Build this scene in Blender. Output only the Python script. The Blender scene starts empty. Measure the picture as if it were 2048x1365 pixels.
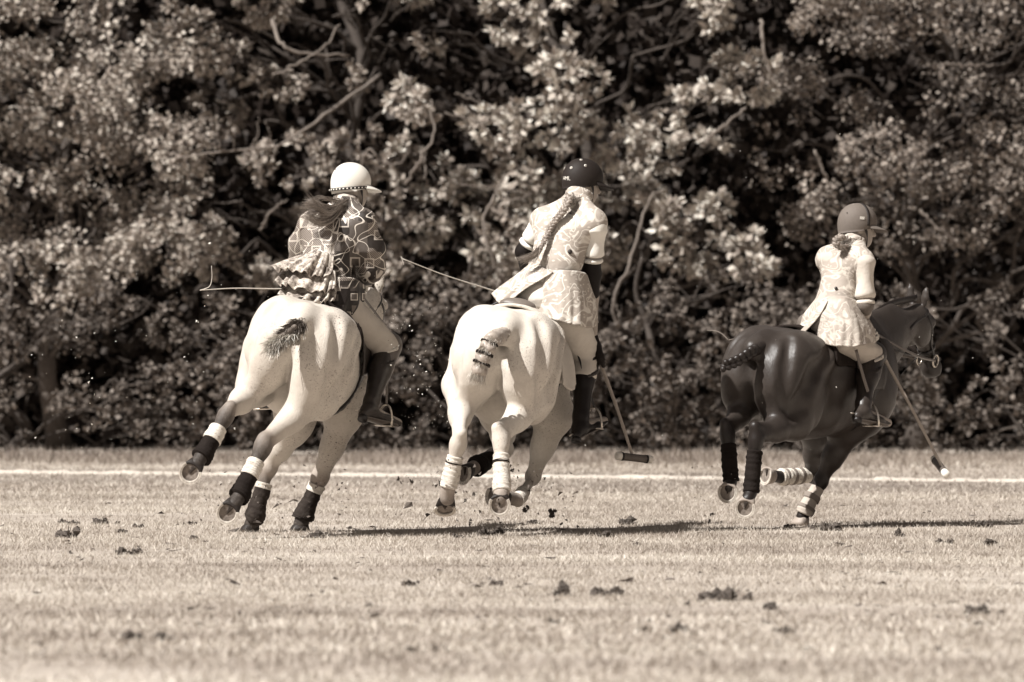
import bpy, math, os, random
import numpy as np
from mathutils import Vector, Matrix

random.seed(7)
RNG = np.random.default_rng(11)
SC = bpy.context.scene
COL = SC.collection

# ------------------------------------------------------------------ camera
CAM_H = 1.159
FPX = 14850.0                      # focal length in pixels of a 2048 px wide frame
cam_data = bpy.data.cameras.new('camera')
cam_data.sensor_width = 36.0
cam_data.lens = FPX / 2048.0 * 36.0
cam_data.clip_start = 0.5
cam_data.clip_end = 2000.0
cam_data.dof.use_dof = True
cam_data.dof.focus_distance = 44.7
cam_data.dof.aperture_fstop = 4.5
cam = bpy.data.objects.new('camera', cam_data)
cam.location = (0, 0, CAM_H)
cam.rotation_euler = (math.radians(90), 0, 0)
COL.objects.link(cam)
SC.camera = cam

# ------------------------------------------------------------------ light
SUN_TO = Vector((-0.62, -0.47, 0.98)).normalized()      # towards the sun
world = bpy.data.worlds.new('World')
SC.world = world
world.use_nodes = True
wn, wl = world.node_tree.nodes, world.node_tree.links
sky = wn.new('ShaderNodeTexSky')
sky.sky_type = 'NISHITA'
sky.sun_disc = False
sky.sun_elevation = math.asin(SUN_TO.z)
sky.sun_rotation = math.atan2(SUN_TO.x, SUN_TO.y)
bw = wn.new('ShaderNodeRGBToBW')                          # the photograph is a toned monochrome print
tint = wn.new('ShaderNodeMix'); tint.data_type = 'RGBA'; tint.blend_type = 'MULTIPLY'
tint.inputs[0].default_value = 1.0
tint.inputs[7].default_value = (1.0, 0.90, 0.85, 1)
bg = wn['Background']
wl.new(sky.outputs[0], bw.inputs[0]); wl.new(bw.outputs[0], tint.inputs[6])
wl.new(tint.outputs[2], bg.inputs[0])
bg.inputs[1].default_value = 0.05
sun_data = bpy.data.lights.new('sun', 'SUN')
sun_data.energy = 5.0
sun_data.angle = math.radians(0.5)
sun_data.color = (1.0, 0.975, 0.945)
sun = bpy.data.objects.new('sun', sun_data)
sun.rotation_euler = SUN_TO.to_track_quat('Z', 'Y').to_euler()
sun.location = (-20, -10, 30)
COL.objects.link(sun)
SC.view_settings.view_transform = 'Standard'
SC.view_settings.look = 'None'
SC.view_settings.exposure = 0.56
SC.view_settings.gamma = 1.0
SC.cycles.max_bounces = 4
SC.cycles.diffuse_bounces = 1
SC.cycles.transparent_max_bounces = 4

# ------------------------------------------------------------------ helpers
def V(*a):
    return np.array(a, float)

def P(px, py, Y):
    """point at distance Y whose picture position (2048 x 1365 frame) is px, py"""
    return np.array([(px - 1024.0) / FPX * Y, Y, CAM_H - (py - 682.5) / FPX * Y])

def PX(t):
    return P(*t) if len(t) == 3 else np.asarray(t, float)

def unit(v):
    v = np.asarray(v, float)
    return v / (np.linalg.norm(v) + 1e-12)

ORIGIN = {}

def empty(name, loc, label=None, cat=None, group=None):
    o = bpy.data.objects.new(name, None)
    o.empty_display_size = 0.1
    o.location = [float(c) for c in loc]
    COL.objects.link(o)
    ORIGIN[o.name] = np.array(o.location)
    if label: o['label'] = label
    if cat: o['category'] = cat
    if group: o['group'] = group
    return o

def raw_mesh(name, v, f, smooth=True):
    v = np.asarray(v, np.float32)
    me = bpy.data.meshes.new(name)
    if isinstance(f, np.ndarray) and f.ndim == 2:
        n, k = f.shape
        me.vertices.add(len(v)); me.vertices.foreach_set('co', v.ravel())
        me.loops.add(n * k); me.loops.foreach_set('vertex_index', f.astype(np.int32).ravel())
        me.polygons.add(n)
        me.polygons.foreach_set('loop_start', (np.arange(n) * k).astype(np.int32))
        me.update(calc_edges=True)
    else:
        me.from_pydata([tuple(map(float, p)) for p in v], [], [tuple(int(i) for i in q) for q in f])
        me.update()
    me.polygons.foreach_set('use_smooth', np.full(len(me.polygons), smooth))
    return me

def obj(name, v, f, mat, parent=None, smooth=True, tone=None, label=None, cat=None, group=None, kind=None, base=None):
    """one mesh object; v in world coordinates"""
    v = np.asarray(v, float)
    if parent is not None:
        org = ORIGIN[parent.name]
    elif base is not None:
        org = np.asarray(base, float)
    else:
        org = np.zeros(3)
    me = raw_mesh(name, v - org, f, smooth)
    if tone is not None:
        at = me.attributes.new('tone', 'FLOAT', 'POINT')
        at.data.foreach_set('value', np.asarray(tone, np.float32))
    me.materials.append(mat)
    o = bpy.data.objects.new(name, me)
    COL.objects.link(o)
    ORIGIN[o.name] = org
    if parent is not None:
        o.parent = parent
    else:
        o.location = [float(c) for c in org]
    if label: o['label'] = label
    if cat: o['category'] = cat
    if group: o['group'] = group
    if kind: o['kind'] = kind
    return o

class MB:
    """collects pieces into one mesh"""
    def __init__(s):
        s.v = []; s.f = []; s.n = 0
    def add(s, v, f):
        s.v.append(np.asarray(v, float))
        for q in f:
            s.f.append([int(i) + s.n for i in q])
        s.n += len(v)
        return s
    def get(s):
        return np.vstack(s.v), s.f

def frames(pts):
    pts = np.asarray(pts, float)
    t = np.gradient(pts, axis=0)
    t /= np.linalg.norm(t, axis=1)[:, None] + 1e-12
    n = np.zeros_like(t)
    a = np.array([0, 0, 1.0]) if abs(t[0][2]) < 0.9 else np.array([0, 1.0, 0])
    n[0] = unit(np.cross(t[0], a))
    for i in range(1, len(t)):
        m = n[i - 1] - t[i] * np.dot(n[i - 1], t[i])
        n[i] = unit(m)
    b = np.cross(t, n)
    return t, n, b

def tube(pts, rad, n=8, flat=None, cap=True):
    """swept tube, rad a number, a list, or (list of ra, list of rb)"""
    pts = np.asarray(pts, float)
    m = len(pts)
    t, nn, bb = frames(pts)
    if flat is not None:               # orient the section: rb along flat direction
        fl = np.asarray(flat, float)
        for i in range(m):
            b = fl - t[i] * np.dot(fl, t[i]); b = unit(b)
            bb[i] = b; nn[i] = np.cross(b, t[i])
    if isinstance(rad, tuple):
        ra, rb = np.broadcast_to(rad[0], (m,)), np.broadcast_to(rad[1], (m,))
    else:
        ra = rb = np.broadcast_to(rad, (m,))
    a = np.linspace(0, 2 * math.pi, n, endpoint=False)
    v = (pts[:, None, :] + np.cos(a)[None, :, None] * nn[:, None, :] * ra[:, None, None]
         + np.sin(a)[None, :, None] * bb[:, None, :] * rb[:, None, None]).reshape(-1, 3)
    f = []
    for i in range(m - 1):
        for j in range(n):
            k = (j + 1) % n
            f.append((i * n + j, i * n + k, (i + 1) * n + k, (i + 1) * n + j))
    if cap:
        f.append(tuple(reversed(range(n))))
        f.append(tuple(range((m - 1) * n, m * n)))
    return v, f

def spline(pts, n):
    """Catmull-Rom through pts"""
    p = np.asarray(pts, float)
    if len(p) == 2:
        return p[0] + (p[1] - p[0]) * np.linspace(0, 1, n)[:, None]
    p = np.vstack([2 * p[0] - p[1], p, 2 * p[-1] - p[-2]])
    m = len(p) - 3
    u = np.linspace(0, m - 1e-9, n)
    i = u.astype(int); t = (u - i)[:, None]
    a, b, c, d = p[i], p[i + 1], p[i + 2], p[i + 3]
    return 0.5 * (2 * b + (c - a) * t + (2 * a - 5 * b + 4 * c - d) * t ** 2 + (3 * b - a - 3 * c + d) * t ** 3)

def fspline(xs, n):
    return spline(np.asarray(xs, float)[:, None] * np.array([[1, 0, 0]]), n)[:, 0]

def grid_faces(a, b, wrap=False):
    f = []
    for i in range(a - 1):
        for j in range(b if wrap else b - 1):
            k = (j + 1) % b
            f.append((i * b + j, i * b + k, (i + 1) * b + k, (i + 1) * b + j))
    return f

def sheet(rows, nu=40, nv=24, th=0.006, fold=None, toward=None):
    """cloth: rows of control points (waist to hem), interpolated, folded and given thickness"""
    C = np.array([[PX(c) for c in r] for r in rows])
    R = np.array([spline(r, nu) for r in C])                       # rows x nu
    G = np.array([spline(R[:, j], nv) for j in range(nu)])          # nu x nv
    G = G.transpose(1, 0, 2)                                        # nv x nu x 3
    def normals(G):
        du = np.gradient(G, axis=1); dv = np.gradient(G, axis=0)
        n = np.cross(du, dv); n /= np.linalg.norm(n, axis=2)[..., None] + 1e-12
        return n
    N = normals(G)
    tw = np.array([0, -1.0, 0]) if toward is None else np.asarray(toward, float)
    if (N @ tw).mean() < 0: N = -N
    if fold is not None:
        u = np.linspace(0, 1, nu)[None, :]; v = np.linspace(0, 1, nv)[:, None]
        G = G + N * fold(u, v)[..., None]
        N2 = normals(G)
        if (N2 * N).sum(2).mean() < 0: N2 = -N2
        N = N2
    A = (G + N * th / 2).reshape(-1, 3); B = (G - N * th / 2).reshape(-1, 3)
    f = grid_faces(nv, nu)
    n = nv * nu
    f2 = [tuple(i + n for i in reversed(q)) for q in f]
    rim = []
    ring = [j for j in range(nu)] + [i * nu + nu - 1 for i in range(1, nv)] + \
           [(nv - 1) * nu + j for j in range(nu - 2, -1, -1)] + [i * nu for i in range(nv - 2, 0, -1)]
    for a, b in zip(ring, ring[1:] + ring[:1]):
        rim.append((b, a, a + n, b + n))
    return np.vstack([A, B]), f + f2 + rim

# ---- smooth implicit bodies, meshed with surface nets
class SDF:
    def __init__(s):
        s.p = []
    def cone(s, a, b, ra, rb, k=0.03, val=1.0, op=1, flat=None, f=1.0):
        a = np.asarray(a, float); b = np.asarray(b, float)
        if np.linalg.norm(b - a) < 1e-6: b = a + np.array([0, 0, 1e-4])
        if flat is not None:
            ax = unit(b - a); fl = np.asarray(flat, float); fl = unit(fl - ax * np.dot(fl, ax))
        else:
            fl = None
        s.p.append(('c', a, b, ra, rb, k, val, op, fl, f))
        return s
    def chain(s, pts, rs, k=0.03, val=1.0, op=1, flat=None, f=1.0):
        for i in range(len(pts) - 1):
            s.cone(pts[i], pts[i + 1], rs[i], rs[i + 1], k, val, op, flat, f)
        return s
    def ell(s, c, r, R=None, k=0.05, val=1.0, op=1):
        s.p.append(('e', np.asarray(c, float), np.asarray(r, float), np.eye(3) if R is None else np.asarray(R, float), k, val, op))
        return s
    @staticmethod
    def _d(q, X):
        if q[0] == 'c':
            _, a, b, ra, rb, k, val, op, fl, f = q
            pa = X - a
            if fl is not None:
                pa = pa + (pa @ fl)[..., None] * fl * (1.0 / f - 1.0)
            ba = b - a
            l2 = float(ba @ ba)
            h = np.clip((pa @ ba) / l2, 0, 1)
            d = np.sqrt(np.maximum(((pa - h[..., None] * ba) ** 2).sum(-1), 1e-12)) - (ra + (rb - ra) * h)
            if fl is not None: d = d * (f if f < 1 else 1.0) ** 0.5
            return d
        _, c, r, R, k, val, op = q
        p = (X - c) @ R
        k0 = np.sqrt(((p / r) ** 2).sum(-1)) + 1e-9
        k1 = np.sqrt(((p / (r * r)) ** 2).sum(-1)) + 1e-9
        return k0 * (k0 - 1) / k1
    @staticmethod
    def _bb(q):
        if q[0] == 'c':
            m = max(1.0, q[9])
            r = max(q[3], q[4]) * m
            return np.minimum(q[1], q[2]) - r, np.maximum(q[1], q[2]) + r
        e = np.abs(q[3]) @ q[2]
        return q[1] - e, q[1] + e
    @staticmethod
    def _mix(F, d, k, op):
        if op > 0:
            h = np.maximum(k - np.abs(F - d), 0) / k
            return np.minimum(F, d) - h * h * k * 0.25
        h = np.maximum(k - np.abs(F + d), 0) / k
        return np.maximum(F, -d) + h * h * k * 0.25
    def at(s, X):
        F = np.full(X.shape[:-1], 1.0)
        for q in s.p:
            F = s._mix(F, s._d(q, X), q[5] if q[0] == 'c' else q[4], q[7] if q[0] == 'c' else q[6])
        return F
    def mesh(s, h=0.01):
        pos = [q for q in s.p if (q[7] if q[0] == 'c' else q[6]) > 0]
        lo = np.min([s._bb(q)[0] for q in pos], axis=0) - 4 * h
        hi = np.max([s._bb(q)[1] for q in pos], axis=0) + 4 * h
        n = np.ceil((hi - lo) / h).astype(int) + 1
        F = np.full(n, 1.0, np.float32)
        for q in s.p:
            k = q[5] if q[0] == 'c' else q[4]
            op = q[7] if q[0] == 'c' else q[6]
            a, b = s._bb(q)
            m = max(k, 0.05) + 3 * h
            i0 = np.clip(np.floor((a - m - lo) / h).astype(int), 0, n - 1)
            i1 = np.clip(np.ceil((b + m - lo) / h).astype(int) + 1, 1, n)
            if np.any(i1 <= i0): continue
            ax = [lo[d] + h * np.arange(i0[d], i1[d]) for d in range(3)]
            X = np.stack(np.meshgrid(*ax, indexing='ij'), -1)
            sl = tuple(slice(i0[d], i1[d]) for d in range(3))
            F[sl] = s._mix(F[sl], s._d(q, X), k, op)
        return nets(F, lo, h)
    def tones(s, v, soft=0.02):
        W = np.zeros(len(v)); T = np.zeros(len(v))
        D = []; val = []
        for q in s.p:
            if (q[7] if q[0] == 'c' else q[6]) > 0:
                D.append(s._d(q, v)); val.append(q[6] if q[0] == 'c' else q[5])
        D = np.array(D); val = np.array(val)
        W = np.exp(-(D - D.min(0)) / soft)
        return (W * val[:, None]).sum(0) / W.sum(0)

def nets(F, lo, h):
    S = F < 0
    n = np.array(F.shape)
    c = [S[i:n[0] - 1 + i, j:n[1] - 1 + j, k:n[2] - 1 + k] for i in (0, 1) for j in (0, 1) for k in (0, 1)]
    anyv = c[0].copy(); allv = c[0].copy()
    for x in c[1:]:
        anyv |= x; allv &= x
    act = anyv & ~allv
    idx = np.argwhere(act)
    pos = np.zeros((len(idx), 3)); cnt = np.zeros(len(idx))
    cor = [(i, j, k) for i in (0, 1) for j in (0, 1) for k in (0, 1)]
    for a in cor:
        for d in range(3):
            if a[d] == 0:
                b = list(a); b[d] = 1
                fa = F[idx[:, 0] + a[0], idx[:, 1] + a[1], idx[:, 2] + a[2]].astype(float)
                fb = F[idx[:, 0] + b[0], idx[:, 1] + b[1], idx[:, 2] + b[2]].astype(float)
                m = (fa < 0) != (fb < 0)
                t = np.where(m, fa / np.where(m, fa - fb, 1), 0)
                p = np.array(a, float)[None, :].repeat(len(idx), 0)
                p[:, d] += t
                pos[m] += p[m]; cnt[m] += 1
    v = lo + h * (idx + pos / cnt[:, None])
    ids = np.full(act.shape, -1, np.int64)
    ids[act] = np.arange(len(idx))
    faces = []
    for d in range(3):
        e1, e2 = (d + 1) % 3, (d + 2) % 3
        sl0 = [slice(1, -1)] * 3; sl1 = [slice(1, -1)] * 3
        sl0[d] = slice(0, n[d] - 1); sl1[d] = slice(1, n[d])
        A = S[tuple(sl0)]; B = S[tuple(sl1)]
        for flip, M in ((False, A & ~B), (True, ~A & B)):
            q = np.argwhere(M)
            if not len(q): continue
            off = np.array([1, 1, 1]); off[d] = 0
            q = q + off
            def cell(da, db):
                r = q.copy(); r[:, e1] += da; r[:, e2] += db
                return ids[r[:, 0], r[:, 1], r[:, 2]]
            quad = np.stack([cell(-1, -1), cell(0, -1), cell(0, 0), cell(-1, 0)], 1)
            if flip: quad = quad[:, ::-1]
            faces.append(quad)
    f = np.vstack(faces)
    f = f[(f >= 0).all(1)]
    return v, f

def vnormals(v, f):
    N = np.zeros_like(v)
    a, b, c, d = v[f[:, 0]], v[f[:, 1]], v[f[:, 2]], v[f[:, 3]]
    fn = np.cross(c - a, d - b)
    for k in range(4): np.add.at(N, f[:, k], fn)
    return N / (np.linalg.norm(N, axis=1)[:, None] + 1e-12)

def relax(v, f, it=2, lam=0.5):
    e = np.vstack([f[:, [0, 1]], f[:, [1, 2]], f[:, [2, 3]], f[:, [3, 0]]])
    for _ in range(it):
        s = np.zeros_like(v); c = np.zeros(len(v))
        np.add.at(s, e[:, 0], v[e[:, 1]]); np.add.at(c, e[:, 0], 1)
        np.add.at(s, e[:, 1], v[e[:, 0]]); np.add.at(c, e[:, 1], 1)
        v = v + lam * (s / np.maximum(c, 1)[:, None] - v)
    return v

def vnoise(p, scale, seed=0):
    """smooth pseudo noise in -1..1 from a few random waves"""
    r = np.random.default_rng(seed)
    out = np.zeros(len(p))
    for i in range(10):
        d = r.normal(size=3); d /= np.linalg.norm(d)
        out += np.sin(p @ d * scale * r.uniform(0.6, 1.7) + r.uniform(0, 6.28))
    return out / 4.5

# ------------------------------------------------------------------ materials (all tones run through one sepia ramp)
RAMP = [(0.0, (0.004, 0.0022, 0.0018)), (0.02, (0.0232, 0.0175, 0.0147)), (0.10, (0.1165, 0.0970, 0.0830)),
        (0.30, (0.345, 0.292, 0.249)), (0.60, (0.645, 0.584, 0.508)), (0.90, (0.92, 0.885, 0.80))]

class NT:
    def __init__(s, name):
        s.m = bpy.data.materials.new(name); s.m.use_nodes = True
        s.n, s.l = s.m.node_tree.nodes, s.m.node_tree.links
        s.b = s.n['Principled BSDF']
    def new(s, t, **kw):
        q = s.n.new(t)
        for k, v in kw.items(): setattr(q, k, v)
        return q
    def link(s, a, b): s.l.new(a, b)
    def put(s, sock, v):
        if hasattr(v, 'is_linked') or isinstance(v, bpy.types.NodeSocket): s.l.new(v, sock)
        else: sock.default_value = v
    def math(s, op, a, b=0.0, c=None, clamp=False):
        q = s.new('ShaderNodeMath', operation=op, use_clamp=clamp)
        s.put(q.inputs[0], a); s.put(q.inputs[1], b)
        if c is not None: s.put(q.inputs[2], c)
        return q.outputs[0]
    def mix(s, f, a, b):
        return s.math('ADD', s.math('MULTIPLY', a, s.math('SUBTRACT', 1.0, f)), s.math('MULTIPLY', b, f))
    def step(s, v, lo, hi):
        q = s.new('ShaderNodeMapRange', clamp=True)
        s.put(q.inputs[0], v); q.inputs[1].default_value = lo; q.inputs[2].default_value = hi
        q.inputs[3].default_value = 0; q.inputs[4].default_value = 1
        return q.outputs[0]
    def co(s, kind='Object', scale=(1, 1, 1), rot=(0, 0, 0), loc=(0, 0, 0)):
        t = s.new('ShaderNodeTexCoord'); m = s.new('ShaderNodeMapping')
        m.inputs['Scale'].default_value = scale; m.inputs['Rotation'].default_value = rot; m.inputs['Location'].default_value = loc
        s.link(t.outputs[kind], m.inputs[0])
        return m.outputs[0]
    def noise(s, co, scale, detail=4, rough=0.55, dist=0.0):
        q = s.new('ShaderNodeTexNoise'); q.inputs['Scale'].default_value = scale
        q.inputs['Detail'].default_value = detail; q.inputs['Roughness'].default_value = rough
        q.inputs['Distortion'].default_value = dist
        s.link(co, q.inputs['Vector']); return q.outputs[0]
    def voro(s, co, scale, feature='F1', out='Distance', rnd=1.0):
        q = s.new('ShaderNodeTexVoronoi', feature=feature); q.inputs['Scale'].default_value = scale
        q.inputs['Randomness'].default_value = rnd
        s.link(co, q.inputs['Vector']); return q.outputs[out]
    def attr(s, name='tone'):
        q = s.new('ShaderNodeAttribute', attribute_name=name); return q.outputs['Fac']
    def ramp(s, v):
        r = s.new('ShaderNodeValToRGB')
        e = r.color_ramp.elements
        e[0].position, e[0].color = RAMP[0][0], (*RAMP[0][1], 1)
        e[1].position, e[1].color = RAMP[-1][0], (*RAMP[-1][1], 1)
        for p, c in RAMP[1:-1]:
            q = e.new(p); q.color = (*c, 1)
        s.put(r.inputs[0], v)
        return r.outputs[0]
    def done(s, v, rough=0.7, spec=0.3, bump=None, strength=0.3, dist=0.01, sheen=0.0, coat=0.0, metal=0.0, trans=0.0):
        c = s.ramp(v)
        s.link(c, s.b.inputs['Base Color'])
        s.put(s.b.inputs['Roughness'], rough)
        s.b.inputs['Specular IOR Level'].default_value = spec
        s.b.inputs['Sheen Weight'].default_value = sheen
        s.b.inputs['Coat Weight'].default_value = coat
        s.b.inputs['Metallic'].default_value = metal
        if bump is not None:
            q = s.new('ShaderNodeBump'); q.inputs['Strength'].default_value = strength; q.inputs['Distance'].default_value = dist
            s.link(bump, q.inputs['Height']); s.link(q.outputs[0], s.b.inputs['Normal'])
        if trans > 0:
            t = s.new('ShaderNodeBsdfTranslucent'); x = s.new('ShaderNodeMixShader'); x.inputs[0].default_value = trans
            s.link(c, t.inputs[0]); s.link(s.b.outputs[0], x.inputs[1]); s.link(t.outputs[0], x.inputs[2])
            s.link(x.outputs[0], s.n['Material Output'].inputs[0])
        return s.m

def plain(name, v, rough=0.7, var=0.25, scale=18, bscale=None, strength=0.2, spec=0.3, use_tone=False, **kw):
    t = NT(name)
    co = t.co()
    n = t.noise(co, scale, 5)
    val = t.math('MULTIPLY', t.math('ADD', t.math('MULTIPLY', t.math('SUBTRACT', n, 0.5), 2 * var), 1.0), v)
    if use_tone: val = t.math('MULTIPLY', val, t.attr())
    bump = t.noise(co, bscale or scale * 3, 3)
    return t.done(val, rough, spec, bump, strength, **kw)

M = {}
def coat_grey(name, seed, v=0.80, fl=0.78):
    t = NT(name); co = t.co(loc=(seed, seed * 2.3, 0))
    big = t.noise(co, 2.5, 3); fine = t.noise(co, 45, 4)
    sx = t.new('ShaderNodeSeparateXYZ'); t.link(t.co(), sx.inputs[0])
    d = t.math('MINIMUM', t.voro(co, 115.0), t.voro(co, 62.0))                                   # flea-bitten flecks
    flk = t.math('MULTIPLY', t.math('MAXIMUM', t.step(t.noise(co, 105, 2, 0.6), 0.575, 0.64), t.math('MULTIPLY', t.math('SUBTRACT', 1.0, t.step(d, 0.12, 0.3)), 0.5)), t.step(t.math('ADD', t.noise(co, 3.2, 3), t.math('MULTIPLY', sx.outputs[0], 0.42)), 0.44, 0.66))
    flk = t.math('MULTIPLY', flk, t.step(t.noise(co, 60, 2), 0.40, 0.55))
    val = t.math('MULTIPLY', t.attr(), t.math('ADD', 0.62, t.math('MULTIPLY', big, 0.62)))
    val = t.math('MULTIPLY', val, t.math('ADD', 0.90, t.math('MULTIPLY', fine, 0.2)))
    mud = t.math('MULTIPLY', t.step(t.noise(co, 5, 6, 0.7), 0.60, 0.75), 0.22)
    val = t.math('MULTIPLY', val, t.math('SUBTRACT', 1.0, mud))
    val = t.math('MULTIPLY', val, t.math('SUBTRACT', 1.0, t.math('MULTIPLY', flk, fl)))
    val = t.math('ADD', val, t.math('MULTIPLY', t.step(t.noise(co, 34, 6, 0.8), 0.48, 0.68), 0.07))
    hair = t.noise(t.co(scale=(1, 1, 0.25)), 160, 3)
    return t.done(t.math('MULTIPLY', val, v), 0.55, 0.25, hair, 0.4, 0.006, sheen=0.05)
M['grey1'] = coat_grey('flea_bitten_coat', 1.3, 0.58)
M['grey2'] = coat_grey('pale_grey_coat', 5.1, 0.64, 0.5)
def coat_dark():
    t = NT('dark_bay_coat'); co = t.co()
    big = t.noise(co, 3, 3); fine = t.noise(t.co(scale=(1, 1, 0.3)), 150, 3)
    val = t.math('MULTIPLY', t.attr(), t.math('ADD', 0.010, t.math('MULTIPLY', big, 0.056)))
    return t.done(val, t.math('ADD', 0.20, t.math('ADD', t.math('MULTIPLY', fine, 0.2), t.math('MULTIPLY', t.noise(co, 9, 5, 0.7), 0.25))), 0.38, t.math('ADD', fine, t.math('MULTIPLY', t.noise(t.co(scale=(1, 1, 0.5)), 16, 4, 0.6), 2.0)), 0.35, 0.004)
M['bay'] = coat_dark()
M['skin'] = plain('skin', 0.36, 0.5, 0.1, 30, strength=0.05)
M['white_breeches'] = plain('white_breeches', 0.60, 0.8, 0.10, 25, 45, 0.3)
M['tan_breeches'] = plain('stone_breeches', 0.46, 0.8, 0.10, 25, 45, 0.3)
M['white_shirt'] = plain('white_shirt', 0.85, 0.8, 0.05, 20, 50, 0.15)
M['boot_dark'] = plain('dark_boot_leather', 0.010, 0.4, 0.6, 14, 40, 0.2, spec=0.3)
M['boot_brown'] = plain('brown_boot_leather', 0.034, 0.38, 0.6, 14, 40, 0.2, spec=0.4)
M['leather'] = plain('saddle_leather', 0.10, 0.4, 0.35, 14, 60, 0.15, spec=0.5)
M['leather_black'] = plain('black_leather', 0.009, 0.45, 0.4, 14, 60, 0.15, spec=0.5)
M['leather_tan'] = plain('tan_leather', 0.14, 0.45, 0.3, 14, 60, 0.15, spec=0.4)
M['pad'] = plain('quilted_pad', 0.60, 0.9, 0.1, 14, 40, 0.5)
M['pad_dark'] = plain('dark_pad', 0.02, 0.9, 0.3, 14, 40, 0.5, spec=0.1)
M['metal'] = plain('worn_steel', 0.62, 0.3, 0.1, 20, spec=0.6, metal=0.85)
M['shoe'] = plain('steel_horseshoe', 0.56, 0.6, 0.6, 60, spec=0.3)
M['hoof_dark'] = plain('dark_hoof_horn', 0.022, 0.6, 0.4, 25, 60, 0.3)
M['hoof_pale'] = plain('pale_hoof_horn', 0.30, 0.55, 0.3, 25, 60, 0.3)
M['frog'] = plain('hoof_frog', 0.045, 0.9, 0.6, 40, 60, 0.5, spec=0.1)
M['sole'] = plain('hoof_sole', 0.19, 0.85, 0.9, 40, 50, 0.6)
def dirty_white(name, v):
    t = NT(name); co = t.co()
    dirt = t.step(t.noise(co, 26, 6, 0.75), 0.52, 0.70); w_ = t.noise(t.co(scale=(1, 1, 3)), 60, 3)
    val = t.math('MULTIPLY', v, t.math('SUBTRACT', 1.0, t.math('MULTIPLY', dirt, 0.62)))
    return t.done(t.math('MULTIPLY', val, t.math('ADD', 0.8, t.math('MULTIPLY', w_, 0.4))), 0.9, 0.1, w_, 0.5, 0.01)
M['wrap_white'] = dirty_white('white_bandage', 0.66)
M['wrap_dark'] = plain('dark_bandage', 0.012, 0.85, 0.7, 16, 70, 0.4, spec=0.12)
M['wrap_dusty'] = plain('dusty_leg_boot', 0.030, 0.85, 0.95, 22, 60, 0.5, spec=0.1)
M['wrap_grey'] = plain('pale_leg_boot', 0.42, 0.85, 0.15, 16, 60, 0.2)
M['wrap_band'] = plain('mid_grey_band', 0.20, 0.85, 0.15, 16, 60, 0.2)
M['cane'] = plain('mallet_cane', 0.34, 0.45, 0.25, 40, 60, 0.1)
M['mallet'] = plain('mallet_wood', 0.11, 0.5, 0.4, 30, 60, 0.15)
M['mallet_end'] = plain('worn_pale_wood', 0.74, 0.6, 0.2, 60, 60, 0.15)
M['whip'] = plain('pale_whip', 0.62, 0.5, 0.1, 60)
M['whip_dark'] = plain('grey_whip', 0.30, 0.5, 0.1, 60)
M['glove_dark'] = plain('dark_glove', 0.014, 0.7, 0.3, 30, spec=0.2)
M['glove_white'] = plain('white_glove', 0.66, 0.7, 0.1, 30)
M['helmet_white'] = plain('white_gloss_helmet', 0.80, 0.22, 0.05, 12, strength=0.02, spec=0.5)
M['helmet_dark'] = plain('dark_brown_helmet', 0.020, 0.6, 0.25, 60, 300, 0.15, spec=0.2)
M['helmet_mid'] = plain('suede_helmet', 0.135, 0.7, 0.15, 60, 300, 0.15, spec=0.3)
M['band_dark'] = plain('helmet_band', 0.02, 0.6, 0.2, 40)
M['band_white'] = plain('white_mark', 0.80, 0.6, 0.05, 40)
M['guard_black'] = plain('black_elbow_guard', 0.008, 0.6, 0.4, 30, spec=0.2)
M['guard_grey'] = plain('grey_elbow_guard', 0.13, 0.6, 0.2, 30)
M['button'] = plain('dark_button', 0.03, 0.3, 0.2, 40, spec=0.5)
M['eye'] = plain('eye', 0.01, 0.1, 0.1, 10, spec=0.6)
def hairmat(name, v):
    t = NT(name); n = t.noise(t.co(), 55, 3)
    return t.done(t.math('MULTIPLY', t.attr(), t.math('MULTIPLY', t.math('ADD', 0.45, n), v)), 0.42, 0.4)
M['hair'] = hairmat('brown_hair', 0.27)
M['tail_pale'] = hairmat('pale_tail_hair', 0.48)
M['tail_dark'] = hairmat('black_tail_hair', 0.020)

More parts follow.
